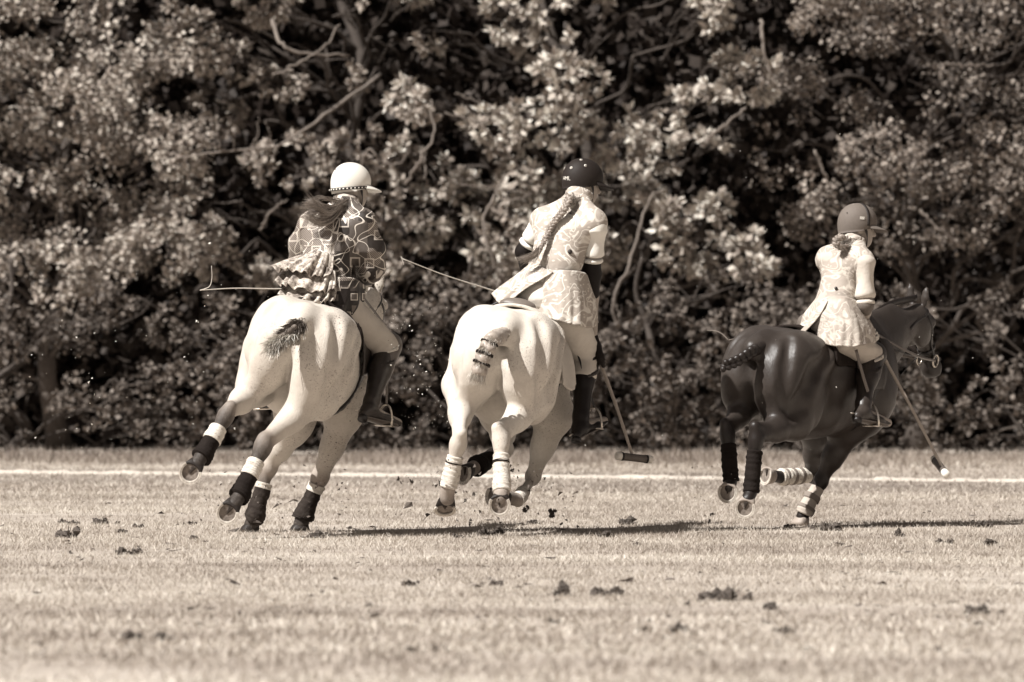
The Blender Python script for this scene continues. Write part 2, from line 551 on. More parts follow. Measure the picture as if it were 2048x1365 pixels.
def jacket_pattern():
    """dark cloth with thin cream looping lines, hatched patches and small squares"""
    t = NT('patterned_jacket')
    tc = t.new('ShaderNodeTexCoord'); sp = t.new('ShaderNodeSeparateXYZ'); t.link(tc.outputs['Object'], sp.inputs[0])
    cb = t.new('ShaderNodeCombineXYZ'); t.link(sp.outputs[0], cb.inputs[0]); t.link(sp.outputs[2], cb.inputs[1])
    t.link(t.math('MULTIPLY', sp.outputs[1], 0.35), cb.inputs[2])
    co = cb.outputs[0]
    def loops(scale, off, w):
        m = t.new('ShaderNodeMapping'); m.inputs['Location'].default_value = (off, off * 1.7, 0); t.link(co, m.inputs[0])
        n = t.noise(m.outputs[0], scale, 0.5, 0.4, 0.6)
        return t.math('SUBTRACT', 1.0, t.step(t.math('ABSOLUTE', t.math('SUBTRACT', n, 0.5)), w * 0.6, w))
    line = t.math('MAXIMUM', loops(9.0, 0.0, 0.017), loops(7.5, 4.4, 0.013))
    sq = t.new('ShaderNodeTexVoronoi', distance='CHEBYCHEV'); sq.inputs['Scale'].default_value = 13; sq.inputs['Randomness'].default_value = 0.55
    t.link(co, sq.inputs['Vector'])
    sc_ = t.new('ShaderNodeSeparateColor'); t.link(sq.outputs['Color'], sc_.inputs[0])
    sring = t.math('MULTIPLY', t.math('MULTIPLY', t.step(sq.outputs['Distance'], 0.27, 0.30), t.step(sq.outputs['Distance'], 0.40, 0.37)), t.step(sc_.outputs[1], 0.5, 0.52))
    line = t.math('MAXIMUM', line, t.math('MULTIPLY', sring, 0.7))
    q = t.new('ShaderNodeTexVoronoi', distance='CHEBYCHEV'); q.inputs['Scale'].default_value = 12; q.inputs['Randomness'].default_value = 0.7
    t.link(co, q.inputs['Vector'])
    cs = t.new('ShaderNodeSeparateColor'); t.link(q.outputs['Color'], cs.inputs[0])
    cell = cs.outputs[0]
    hatch = t.step(t.math('SINE', t.math('MULTIPLY', t.math('ADD', sp.outputs[0], sp.outputs[2]), 480)), -0.1, 0.3)
    ck = t.new('ShaderNodeTexBrick'); t.link(co, ck.inputs['Vector'])
    ck.inputs['Scale'].default_value = 13; ck.inputs['Mortar Size'].default_value = 0.03
    ck.inputs['Brick Width'].default_value = 0.55; ck.inputs['Row Height'].default_value = 0.5
    ck.inputs['Color1'].default_value = (0.02, 0.02, 0.02, 1); ck.inputs['Color2'].default_value = (0.20, 0.20, 0.20, 1)
    ck.inputs['Mortar'].default_value = (0.62, 0.62, 0.62, 1)
    bwn = t.new('ShaderNodeRGBToBW'); t.link(ck.outputs[0], bwn.inputs[0])
    light = t.mix(hatch, 0.08, 0.27)
    leftback = t.step(t.math('ADD', sp.outputs[0], t.math('MULTIPLY', t.noise(co, 8, 1), 0.14)), 0.15, 0.12)
    thr = t.math('SUBTRACT', cell, t.math('MULTIPLY', t.math('SUBTRACT', 1.0, leftback), 0.0))
    dark = t.mix(t.step(cell, 0.45, 0.5), 0.028, 0.085)
    lit = t.math('MAXIMUM', t.step(cell, 0.80, 0.82), t.math('MULTIPLY', leftback, t.step(cell, 0.25, 0.27)))
    base = t.mix(lit, dark, light)
    val = t.mix(line, base, 0.62)
    low = t.step(sp.outputs[2], 0.20, 0.18)
    q2 = t.new('ShaderNodeTexVoronoi', distance='CHEBYCHEV'); q2.inputs['Scale'].default_value = 17; q2.inputs['Randomness'].default_value = 0.45
    t.link(co, q2.inputs['Vector'])
    c2 = t.new('ShaderNodeSeparateColor'); t.link(q2.outputs['Color'], c2.inputs[0])
    d2 = q2.outputs['Distance']
    fillv = t.mix(t.step(d2, 0.32, 0.34), t.math('ADD', 0.03, t.math('MULTIPLY', c2.outputs[0], 0.22)), 0.018)
    edge = t.math('MULTIPLY', t.math('MULTIPLY', t.step(d2, 0.27, 0.30), t.step(d2, 0.37, 0.345)), t.step(c2.outputs[1], 0.35, 0.38))
    val = t.mix(low, val, t.mix(edge, fillv, 0.60))
    wr = t.noise(t.co(scale=(1, 1, 0.6)), 14, 4)
    return t.done(val, 0.6, 0.3, wr, 0.5, 0.02)
M['jacket1'] = jacket_pattern()
def damask(name, lo, hi, scale, width=0.2):
    """pale brocade with fine curling stems and small leaves"""
    t = NT(name)
    tc = t.new('ShaderNodeTexCoord'); sp = t.new('ShaderNodeSeparateXYZ'); t.link(tc.outputs['Object'], sp.inputs[0])
    cb = t.new('ShaderNodeCombineXYZ'); t.link(sp.outputs[0], cb.inputs[0]); t.link(sp.outputs[2], cb.inputs[1])
    t.link(t.math('MULTIPLY', sp.outputs[1], 0.5), cb.inputs[2])
    co = cb.outputs[0]
    def curls(sc, k, off):
        m = t.new('ShaderNodeMapping'); m.inputs['Location'].default_value = (off, -off, 0); t.link(co, m.inputs[0])
        n = t.noise(m.outputs[0], sc, 0.6, 0.4, 1.2)
        return t.math('SUBTRACT', 1.0, t.step(t.math('ABSOLUTE', t.math('SINE', t.math('MULTIPLY', n, k))), width, width + 0.25))
    stem = t.math('MAXIMUM', curls(scale, 15.0, 0.0), t.math('MULTIPLY', curls(scale * 0.7, 11.0, 3.0), 0.7))
    leaf = t.math('SUBTRACT', 1.0, t.step(t.voro(t.co(scale=(1, 1, 1.8)), scale * 3.2), 0.18, 0.30))
    pat = t.math('MAXIMUM', stem, t.math('MULTIPLY', leaf, 0.7))
    val = t.mix(pat, lo, hi)
    w1 = t.noise(t.co(scale=(1, 1, 1.5)), 8, 2, 0.5, 0.8)
    ridge = t.math('ABSOLUTE', t.math('SUBTRACT', w1, 0.5))
    return t.done(val, 0.65, 0.2, ridge, 0.22, 0.05)
M['damask2'] = damask('vine_brocade', 0.38, 0.70, 7.5, 0.22)
M['damask3'] = damask('paisley_brocade', 0.36, 0.56, 8.5, 0.25)
def lace():
    t = NT('lace_ruffle'); co = t.co()
    d = t.voro(co, 60); n = t.noise(co, 25, 5, 0.7)
    val = t.mix(t.step(n, 0.42, 0.58), 0.16, 0.60)
    val = t.math('MULTIPLY', val, t.math('ADD', 0.6, t.math('MULTIPLY', t.step(d, 0.1, 0.4), 0.4)))
    return t.done(val, 0.75, 0.2, n, 0.5, 0.01)
M['lace'] = lace()

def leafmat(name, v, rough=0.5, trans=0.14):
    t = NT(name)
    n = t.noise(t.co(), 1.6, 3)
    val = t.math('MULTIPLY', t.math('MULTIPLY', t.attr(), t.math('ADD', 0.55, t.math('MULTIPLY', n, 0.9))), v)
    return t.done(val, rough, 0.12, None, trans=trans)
M['leaf1'] = leafmat('shrub_leaf', 0.38)
M['leaf2'] = leafmat('oak_leaf', 0.34)
M['leaf3'] = leafmat('pale_tuft_leaf', 0.50)
M['leaf4'] = leafmat('fine_dark_leaf', 0.25)
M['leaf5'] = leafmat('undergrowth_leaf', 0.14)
M['leaf6'] = leafmat('dim_thicket_leaf', 0.035, 0.6, 0.0)  # leaf colour set very dark so gaps in the belt read as shade
M['bank'] = plain('dark_backing', 0.012, 0.95, 0.5, 2, 6, 0.4, spec=0.05)  # near-black, for the added bank that blocks the sky
M['bark'] = plain('grey_bark', 0.17, 0.85, 0.4, 9, 30, 0.6)
M['bark_dark'] = plain('dark_bark', 0.06, 0.9, 0.4, 9, 30, 0.6)
def turf():
    t = NT('mown_turf')
    co = t.co()
    a = t.noise(t.co(scale=(0.22, 1, 1)), 0.62, 4, 0.62); b = t.noise(t.co(scale=(0.6, 1, 1)), 3.0, 5, 0.65); c = t.noise(co, 40, 4, 0.7)
    sp = t.new('ShaderNodeSeparateXYZ'); t.link(co, sp.inputs[0])
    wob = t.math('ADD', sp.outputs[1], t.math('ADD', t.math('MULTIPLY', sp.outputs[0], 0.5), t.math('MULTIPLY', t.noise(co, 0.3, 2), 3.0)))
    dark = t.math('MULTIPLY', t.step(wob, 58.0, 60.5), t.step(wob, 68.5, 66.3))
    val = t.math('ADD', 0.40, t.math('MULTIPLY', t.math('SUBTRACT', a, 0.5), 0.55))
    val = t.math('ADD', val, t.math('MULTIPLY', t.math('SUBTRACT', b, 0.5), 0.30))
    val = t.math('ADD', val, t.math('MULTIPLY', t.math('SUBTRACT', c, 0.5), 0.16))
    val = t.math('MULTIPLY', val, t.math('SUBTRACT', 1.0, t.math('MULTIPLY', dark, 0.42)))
    return t.done(t.math('MAXIMUM', val, 0.06), 0.95, 0.1, t.math('ADD', b, t.math('MULTIPLY', c, 0.5)), 0.6, 0.06)
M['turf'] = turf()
def grassmat(name, v):
    t = NT(name); co = t.co()
    a = t.noise(t.co(scale=(0.22, 1, 1)), 0.62, 4, 0.62); b = t.noise(t.co(scale=(0.6, 1, 1)), 3.0, 5, 0.65)
    k = t.math('ADD', 0.55, t.math('ADD', t.math('MULTIPLY', t.math('SUBTRACT', a, 0.30), 0.95), t.math('MULTIPLY', t.math('SUBTRACT', b, 0.5), 0.9)))
    return t.done(t.math('MULTIPLY', t.math('MULTIPLY', t.attr(), k), v), 0.7, 0.2, None, trans=0.25)
M['grass'] = grassmat('dry_grass', 0.69)
M['rough_grass'] = grassmat('rough_verge_grass', 0.42)
M['clod'] = plain('turf_clod_earth', 0.10, 0.95, 0.9, 14, 30, 0.8)
M['line'] = plain('white_line_paint', 0.52, 0.9, 0.2, 6, 30, 0.6)

# ------------------------------------------------------------------ the setting
DEV = os.environ.get('DEV_SKIP', '')
def ground_y(py):
    return CAM_H * FPX / (py - 682.5)

v = np.array([(-700, -60, 0), (700, -60, 0), (700, 1100, 0), (-700, 1100, 0)], float)
obj('pitch', v, [(0, 1, 2, 3)], M['turf'], smooth=False, kind='structure')

# painted boundary line: a low, uneven whitewashed ridge of turf
a = P(-250, 944.5, ground_y(944.5)); b = P(2300, 966, ground_y(966))
n = 500
t = np.linspace(0, 1, n)
base = a + (b - a) * t[:, None]
wob = vnoise(np.c_[t * 100, t * 0, t * 0], 4.0, 3)
prof = [(-0.17, -0.005), (-0.10, 0.013), (-0.03, 0.022), (0.05, 0.022), (0.11, 0.013), (0.18, -0.005)]
d = unit(b - a); side = np.array([-d[1], d[0], 0])
vv = []
for i in range(n):
    h = 1.0 + 0.35 * wob[i] + RNG.uniform(-0.25, 0.25)
    for o_, z_ in prof:
        p = base[i] + side * (o_ + 0.02 * RNG.normal())
        vv.append((p[0], p[1], z_ * (h if z_ > 0 else 1)))
obj('boundary_line', vv, grid_faces(n, len(prof)), M['line'], kind='structure')

# ---- grass blades
def blades(n, x0, x1, y0, y1, h0, h1, w, seed, lean=0.5, power=1.0, keep=None):
    r = np.random.default_rng(seed)
    y = y0 + (y1 - y0) * r.random(n) ** power
    sx = y / 45.0
    x = (x0 + (x1 - x0) * r.random(n)) * sx
    if keep is not None:
        m = keep(x, y, r); x, y = x[m], y[m]; n = len(x)
    h = r.uniform(h0, h1, n) * (0.5 + r.random(n))
    if h1 > 0.1: h = h * np.clip(0.75 + 0.5 * vnoise(np.c_[x, y * 0.4, x * 0], 3.0, 31), 0.25, 1.6)
    ang = r.uniform(0, math.pi, n)
    dx, dy = np.cos(ang) * w * 0.5, np.sin(ang) * w * 0.5
    lx, ly = r.normal(0, lean, n) * h, r.normal(0, lean, n) * h
    A = np.c_[x - dx, y - dy, np.zeros(n) - 0.004]; B = np.c_[x + dx, y + dy, np.zeros(n) - 0.004]
    Cc = np.c_[x + lx, y + ly, h]
    v = np.stack([A, B, Cc], 1).reshape(-1, 3)
    f = np.arange(3 * n).reshape(-1, 3)
    tone = np.repeat(r.uniform(0.6, 1.25, n), 3)
    return v, f, tone

if 'grass' not in DEV:
    def patchy(x, y, r):
        p = np.c_[x, y, np.zeros(len(x))]
        q = vnoise(p, 1.1, 5) + 0.8 * vnoise(p, 4.5, 6)
        return r.random(len(x)) < np.clip(0.55 + 0.45 * q, 0.12, 1.0)
    v, f, tn = blades(460000, -4.2, 4.2, 31, 56, 0.010, 0.026, 0.0065, 21, 0.7, keep=patchy)
    v2, f2, tn2 = blades(60000, -3.9, 3.9, 21, 31.5, 0.012, 0.03, 0.014, 25, 0.7, keep=patchy)
    f = np.vstack([f, f2 + len(v)]); v = np.vstack([v, v2]); tn = np.concatenate([tn, tn2])
    v2, f2, tn2 = blades(90000, -3.9, 3.9, 54, 72, 0.014, 0.03, 0.014, 26, 0.7, keep=patchy)
    f = np.vstack([f, f2 + len(v)]); v = np.vstack([v, v2]); tn = np.concatenate([tn, tn2])
    obj('pitch_grass', v, f, M['grass'], smooth=False, tone=tn, kind='stuff', label='short dry mown grass covering the polo pitch', cat='grass')
    v, f, tn = blades(70000, -4.4, 4.4, 66, 78, 0.03, 0.13, 0.014, 22, 0.5, power=0.6,
                      keep=lambda x, y, r: (y > 68.0 - 0.5 * x) & (y < 75.0) & (r.random(len(x)) < np.clip((y - 65) / 7.0, 0.1, 1)))
    obj('rough_grass', v, f, M['rough_grass'], smooth=False, tone=tn, kind='stuff', label='rough uncut grass along the verge below the trees', cat='grass')

# ---- trees
def leaves(cen, dirs, per, size, spread, seed, width=0.45, rosette=True):
    r = np.random.default_rng(seed)
    N = len(cen) * per
    c = np.repeat(cen, per, 0); d = np.repeat(dirs, per, 0)
    g = r.normal(size=(N, 3)); g /= np.linalg.norm(g, axis=1)[:, None]
    if rosette:
        ax = d * 0.55 + g; ax /= np.linalg.norm(ax, axis=1)[:, None]
        base = c + ax * spread * r.random(N)[:, None] * 0.5
    else:
        base = c + g * spread * r.random(N)[:, None] ** 0.5
        ax = d * 0.5 + r.normal(size=(N, 3)) * 0.6; ax /= np.linalg.norm(ax, axis=1)[:, None]
    up = r.normal(size=(N, 3)) * 0.55 + d * 0.6 + np.array([-0.1, -0.25, 0.55])
    sd = np.cross(ax, up); sd /= np.linalg.norm(sd, axis=1)[:, None] + 1e-9
    nn = np.cross(sd, ax)
    L = size * r.uniform(0.6, 1.3, N)[:, None]; W = L * width * r.uniform(0.7, 1.2, N)[:, None]
    mid = base + ax * L * 0.5 - nn * L * 0.06
    tip = base + ax * L - nn * L * r.uniform(0.0, 0.25, N)[:, None]
    v = np.stack([base, mid + sd * W, tip, mid - sd * W], 1).reshape(-1, 3)
    f = np.arange(4 * N).reshape(-1, 4)
    tone = np.repeat(r.uniform(0.45, 1.45, N) * np.repeat(r.uniform(0.75, 1.2, len(cen)), per), 4)
    return v, f, tone

def lobe_points(lobes, seed, dens=1.0, rough=0.35):
    r = np.random.default_rng(seed)
    C, D = [], []
    for (c, rad) in lobes:
        c = np.asarray(c, float); rad = np.asarray(rad, float)
        n = int(dens * 26 * (rad[0] * rad[2] + rad[0] * rad[1] + rad[1] * rad[2]) / 0.25 / 3 + 4)
        g = r.normal(size=(n, 3)); g[:, 1] -= 0.35; g /= np.linalg.norm(g, axis=1)[:, None]
        s = 1.0 - rough * r.random(n) ** 1.5
        p = c + g * rad * s[:, None]
        nz = vnoise(p, 5.0, seed)
        m = (nz > -0.35) & (p[:, 2] > 0.03)
        C.append(p[m]); D.append(g[m])
    return np.vstack(C), np.vstack(D)

def limb(a, b, r0, r1, seed, sag=0.12, n=10):
    r = np.random.default_rng(seed)
    a = np.asarray(a, float); b = np.asarray(b, float)
    L = np.linalg.norm(b - a)
    k = max(3, int(L / 0.35) + 2)
    pts = a + (b - a) * np.linspace(0, 1, k)[:, None]
    pts[1:-1] += r.normal(0, 0.055 * L ** 0.6, (k - 2, 3))
    pts[:, 2] += sag * L * np.sin(np.linspace(0, math.pi, k))
    m = max(n, k * 3)
    return tube(spline(pts, m), np.linspace(r0, r1, m), 6)

def tree(name, label, cat, base, height, lean, lobes, leaf, seed, size=0.09, per=16, spread=0.13, width=0.42, rosette=True,
         trunk_r=0.11, bark='bark', dens=1.0, twigs=(), group=None):
    base = np.asarray(base, float)
    root = empty(name, base, label, cat, group)
    r = np.random.default_rng(seed)
    tp = base + np.array([lean[0], lean[1], height])
    k = 7
    pts = base + (tp - base) * np.linspace(0, 1, k)[:, None]
    pts[1:, :2] += r.normal(0, 0.07 * height ** 0.5, (k - 1, 2))
    tr = spline(pts, 26); tr[0, 2] -= 0.05
    rad = np.linspace(1, 0.3, 26) * trunk_r; rad[0] *= 1.5; rad[1] *= 1.15
    mb = MB(); mb.add(*tube(tr, rad, 9))
    obj('trunk', *mb.get(), M['bark_dark'], root)
    lm = MB()
    for i, (c, rr) in enumerate(lobes):
        c = np.asarray(c, float)
        hh = np.clip((c[2] - 0.45 * np.linalg.norm(c[:2] - base[:2]) - base[2]) / height, 0.06, 0.93)
        s = tr[int(hh * 25)]
        lm.add(*limb(s, c, trunk_r * 0.26 * (1.1 - 0.6 * hh), 0.009, seed * 50 + i))
        for q in range(5):
            g = r.normal(size=3); g[1] -= 0.5; g = unit(g)
            lm.add(*limb(s + (c - s) * r.uniform(0.55, 0.98), c + g * np.asarray(rr) * 0.9, 0.009, 0.003, seed * 50 + i * 7 + q, 0.05, 6))
    for tw in twigs:                       # bare branches that show in front of the leaves
        pts, r0, r1 = tw
        q = spline([PX(p) for p in pts], 22)
        q[1:-1] += r.normal(0, 0.010, (20, 3))
        obj('branch', *tube(q, np.linspace(r0, r1, 22) * 0.72, 6), M[bark], root)
    obj('limbs', *lm.get(), M['bark_dark'], root)
    C, D = lobe_points(lobes, seed, dens)
    v, f, tn = leaves(C, D, per, size, spread, seed + 3, width, rosette)
    obj('crown', v, f, M[leaf], root, smooth=False, tone=tn)
    return root

def lobes_in(x0, x1, y0, y1, Y0, Y1, n, r0, r1, seed):
    """foliage masses whose centres fill a stretch of the tree belt"""
    r = np.random.default_rng(seed)
    out = []
    best = []
    for i in range(n):
        cand = [(r.uniform(x0, x1), r.uniform(y0, y1)) for _ in range(8)]
        if best:
            q = max(cand, key=lambda c: min((c[0] - b[0]) ** 2 + (c[1] - b[1]) ** 2 for b in best))
        else: q = cand[0]
        best.append(q)
        R = r.uniform(r0, r1)
        out.append((P(q[0], q[1], r.uniform(Y0, Y1)), (R * r.uniform(0.9, 1.5), R * 0.8, R * r.uniform(0.6, 1.0))))
    return out

if 'tree' not in DEV:
    T = 77.0
    def G(px, Y): return np.array([(px - 1024) / FPX * Y, Y, 0.0])
    tree('leafy_tree', 'dense round-leaved tree filling the left edge behind the pitch', 'tree', G(120, 78.6), 6.0, (0.1, 0.3),
         lobes_in(-330, 400, -70, 560, 76.7, 78.4, 37, 0.24, 0.46, 1), 'leaf1', 101, size=0.056, per=26, spread=0.15, width=0.5, rosette=False, dens=2.6,
         twigs=[([(215, 70, 76.6), (240, 110, 76.5), (300, 125, 76.6)], 0.018, 0.010)])
    tree('branchy_tree', 'tree with bare crooked branches above the white-helmeted rider', 'tree', G(700, 78.6), 6.2, (0.2, 0.3),
         lobes_in(330, 840, -70, 560, 76.8, 78.5, 27, 0.16, 0.36, 2), 'leaf2', 102, size=0.070, per=20, spread=0.10, width=0.40, dens=2.1,
         twigs=[([(760, 150, 77.6), (690, 200, 76.9), (640, 235, 76.5), (560, 290, 76.3), (470, 300, 76.2), (360, 315, 76.3)], 0.030, 0.012),
                ([(450, 302, 76.2), (420, 285, 76.1), (385, 260, 76.1)], 0.016, 0.008),
                ([(530, 298, 76.3), (540, 270, 76.2), (530, 245, 76.2)], 0.012, 0.006),
                ([(440, 300, 76.2), (437, 270, 76.1), (432, 240, 76.1)], 0.012, 0.006),
                ([(470, 300, 76.2), (468, 275, 76.1), (472, 255, 76.1)], 0.010, 0.005),
                ([(500, 296, 76.2), (515, 272, 76.1), (518, 235, 76.1)], 0.010, 0.005),
                ([(545, 40, 76.8), (560, 85, 76.5), (600, 105, 76.5), (700, 112, 76.7)], 0.030, 0.018),
                ([(545, 150, 76.4), (590, 130, 76.4), (640, 100, 76.5), (680, 50, 76.6)], 0.018, 0.012),
                ([(720, 340, 76.5), (735, 300, 76.4), (760, 320, 76.4), (790, 330, 76.4), (820, 305, 76.4)], 0.020, 0.010),
                ([(520, 460, 76.4), (545, 420, 76.3), (575, 400, 76.4)], 0.018, 0.010),
                ([(810, 370, 76.4), (840, 320, 76.3), (865, 270, 76.4), (862, 200, 76.5)], 0.024, 0.013),
                ([(855, 375, 76.4), (850, 330, 76.4), (848, 300, 76.4)], 0.016, 0.010)])
    tree('tufted_tree', 'tree with pale leaf tufts behind the dark-helmeted rider', 'tree', G(1160, 78.8), 6.4, (-0.2, 0.3),
         lobes_in(830, 1530, -80, 540, 76.7, 78.6, 34, 0.20, 0.42, 3), 'leaf3', 103, size=0.10, per=20, spread=0.09, width=0.30, dens=2.0,
         twigs=[([(1035, 330, 76.3), (1000, 290, 76.2), (950, 245, 76.2), (890, 225, 76.2)], 0.020, 0.010),
                ([(1000, 230, 76.3), (960, 205, 76.2), (910, 188, 76.2)], 0.014, 0.008),
                ([(970, 260, 76.3), (940, 225, 76.2), (925, 205, 76.2)], 0.010, 0.006),
                ([(1010, 575, 76.3), (985, 520, 76.2), (965, 450, 76.2), (985, 400, 76.3), (1010, 350, 76.4)], 0.024, 0.018),
                ([(985, 520, 76.2), (1020, 535, 76.3), (1060, 560, 76.5)], 0.016, 0.010),
                ([(1000, 520, 76.2), (1012, 480, 76.2)], 0.014, 0.007),
                ([(1000, 400, 76.3), (1060, 390, 76.3), (920, 370, 76.3)], 0.012, 0.008),
                ([(1240, 680, 76.4), (1225, 600, 76.3), (1255, 540, 76.3), (1275, 470, 76.4), (1300, 400, 76.5), (1330, 380, 76.6)], 0.026, 0.014),
                ([(1225, 600, 76.3), (1240, 640, 76.3), (1210, 690, 76.3)], 0.015, 0.009)])
    tree('fine_leaved_tree', 'dark fine-leaved tree at the right edge behind the pitch', 'tree', G(1830, 78.7), 6.2, (0.1, 0.3),
         lobes_in(1500, 2380, -80, 520, 76.8, 78.6, 40, 0.22, 0.42, 4), 'leaf4', 104, size=0.050, per=28, spread=0.15, width=0.45, rosette=False, dens=2.3,
         twigs=[([(1520, 40, 76.5), (1530, 110, 76.4), (1555, 190, 76.4)], 0.026, 0.016),
                ([(1410, 285, 76.3), (1450, 250, 76.2), (1490, 215, 76.3)], 0.028, 0.018),
                ([(1630, 300, 76.4), (1650, 350, 76.4), (1670, 400, 76.5)], 0.020, 0.014),
                ([(1840, 420, 76.4), (1880, 460, 76.4), (1930, 500, 76.5)], 0.022, 0.014),
                ([(1880, 128, 76.3), (1930, 130, 76.3), (1990, 128, 76.4)], 0.012, 0.008),
                ([(2120, 830, 76.6), (2000, 862, 75.2), (1930, 884, 74.8), (1850, 898, 74.6)], 0.020, 0.009)])
    # undergrowth
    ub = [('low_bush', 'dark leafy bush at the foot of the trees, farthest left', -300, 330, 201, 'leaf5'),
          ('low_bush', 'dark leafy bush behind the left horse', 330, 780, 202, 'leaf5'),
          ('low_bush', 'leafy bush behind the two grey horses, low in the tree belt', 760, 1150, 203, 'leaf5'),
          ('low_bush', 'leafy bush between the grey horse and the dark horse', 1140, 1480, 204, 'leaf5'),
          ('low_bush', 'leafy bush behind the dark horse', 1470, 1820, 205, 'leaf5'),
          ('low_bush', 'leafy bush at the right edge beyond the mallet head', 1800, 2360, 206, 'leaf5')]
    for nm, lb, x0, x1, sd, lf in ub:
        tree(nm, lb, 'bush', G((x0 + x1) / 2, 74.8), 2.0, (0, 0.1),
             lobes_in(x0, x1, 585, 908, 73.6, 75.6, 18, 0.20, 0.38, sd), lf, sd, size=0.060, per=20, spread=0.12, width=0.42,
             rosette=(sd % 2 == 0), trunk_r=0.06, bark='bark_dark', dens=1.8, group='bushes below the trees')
    # added dark bank behind the belt, blocks sky seen through the leaves
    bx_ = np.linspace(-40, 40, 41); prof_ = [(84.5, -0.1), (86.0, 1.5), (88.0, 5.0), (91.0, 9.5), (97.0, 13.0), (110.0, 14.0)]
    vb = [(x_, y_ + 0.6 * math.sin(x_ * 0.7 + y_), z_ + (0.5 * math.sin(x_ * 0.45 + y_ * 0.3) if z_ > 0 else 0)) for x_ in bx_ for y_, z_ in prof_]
    obj('sky_block_bank', vb, grid_faces(41, len(prof_)), M['bank'], kind='structure')
    # the dim wood behind, one mass
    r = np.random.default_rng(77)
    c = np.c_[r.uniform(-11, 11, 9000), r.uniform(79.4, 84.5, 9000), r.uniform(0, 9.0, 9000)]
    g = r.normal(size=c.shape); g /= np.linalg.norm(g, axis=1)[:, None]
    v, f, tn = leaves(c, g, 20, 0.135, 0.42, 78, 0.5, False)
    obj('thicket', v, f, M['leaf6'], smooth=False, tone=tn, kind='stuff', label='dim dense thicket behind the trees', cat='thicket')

# ------------------------------------------------------------------ horses
class Frame:
    """horse frame: x forward, y left, z up, with heading, bank and pitch"""
    def __init__(s, heading, bank, pitch, scale, anchor_local, anchor_world):
        th, be, pi_ = map(math.radians, (heading, bank, pitch))
        f = V(math.sin(th), math.cos(th), 0); l = V(-math.cos(th), math.sin(th), 0); u = V(0, 0, 1)
        f, u = f * math.cos(pi_) + u * math.sin(pi_), u * math.cos(pi_) - f * math.sin(pi_)
        l, u = l * math.cos(be) + u * math.sin(be), u * math.cos(be) - l * math.sin(be)
        s.R = np.stack([f, l, u], 1); s.s = scale
        s.o = np.asarray(anchor_world, float) - s.R @ (np.asarray(anchor_local, float) * scale)
    def w(s, x, y, z):
        return s.o + s.R @ (np.array([x, y, z], float) * s.s)
    def d(s, x, y, z):
        return unit(s.R @ np.array([x, y, z], float))

def hoof(parent, cor, sole, normal, toe, mat, name='hoof', size=1.0, shoe=True):
    """hoof wall from coronet to sole, recessed sole with frog, and a horseshoe"""
    n = unit(normal); t = np.asarray(toe, float); t = unit(t - n * np.dot(t, n)); sd = np.cross(n, t)
    def outline(r, k=28, heel=0.78):
        a = np.linspace(0, 2 * math.pi, k, endpoint=False)
        x = np.cos(a); y = np.sin(a)
        x = np.where(x < -0.55, -0.55 - (-0.55 - x) * 0.55, x)
        return np.c_[x * r * 1.06, y * r * 0.96]
    K = 28
    rings = []
    R = 0.066 * size
    sole = np.asarray(sole, float); cor = np.asarray(cor, float)
    for u_, r_ in ((0.0, 0.68), (0.2, 0.80), (0.6, 0.90), (1.0, 1.0)):
        c = cor + (sole - cor) * u_
        o = outline(R * r_)
        rings.append(c + o[:, :1] * t + o[:, 1:] * sd)
    o = outline(R * 0.80); rings.append(sole + o[:, :1] * t + o[:, 1:] * sd)
    o = outline(R * 0.70); rings.append(sole - n * 0.014 * size + o[:, :1] * t + o[:, 1:] * sd)
    v = np.vstack(rings); f = grid_faces(len(rings), K, True)
    f.append(tuple(range(K))[::-1]); f.append(tuple(range((len(rings) - 1) * K, len(rings) * K)))
    h = obj(name, v, f, mat, parent)
    # sole with frog
    mb = MB()
    o = outline(R * 0.79); ring = sole - n * 0.003 * size + o[:, :1] * t + o[:, 1:] * sd
    mid = sole - n * 0.008 * size
    mb.add(np.vstack([ring, mid[None]]), [(i, (i + 1) % K, K) for i in range(K)])
    fr = [(-0.62, 0.30, 0.0), (-0.62, -0.30, 0.0), (0.35, 0.0, -0.4), (-0.55, 0.13, 0.9), (-0.55, -0.13, 0.9), (0.1, 0, 0.5), (-0.6, 0, 0.25)]
    p = [sole - n * 0.007 * size + t * R * a + sd * R * b + n * 0.012 * size * c for a, b, c in fr]
    obj('sole', *mb.get(), M['sole'], h, smooth=False)
    obj('frog', p, [(0, 3, 5, 2), (1, 2, 5, 4), (0, 6, 3), (1, 4, 6), (3, 6, 4, 5)], M['frog'], h, smooth=False)
    if shoe:
        a = np.linspace(-2.12, 2.12, 40)
        x = np.cos(a); y = np.sin(a); x = np.where(x < -0.5, -0.5 - (-0.5 - x) * 0.9, x)
        rows = []
        for k_, z_ in ((1.03, 0.0), (1.03, 0.011), (0.90, 0.011), (0.88, 0.006), (0.86, 0.011), (0.76, 0.009), (0.76, 0.0)):
            rows.append(sole + n * z_ * size + (x * R * 1.06 * k_)[:, None] * t + (y * R * 0.96 * k_)[:, None] * sd)
        v = np.stack(rows, 1).reshape(-1, 3); m = len(rows)
        f = grid_faces(40, m, True) + [tuple(range(m)), tuple(reversed(range(39 * m, 40 * m)))]
        obj('horseshoe', v, f, M['shoe'], h, smooth=False)
    return h

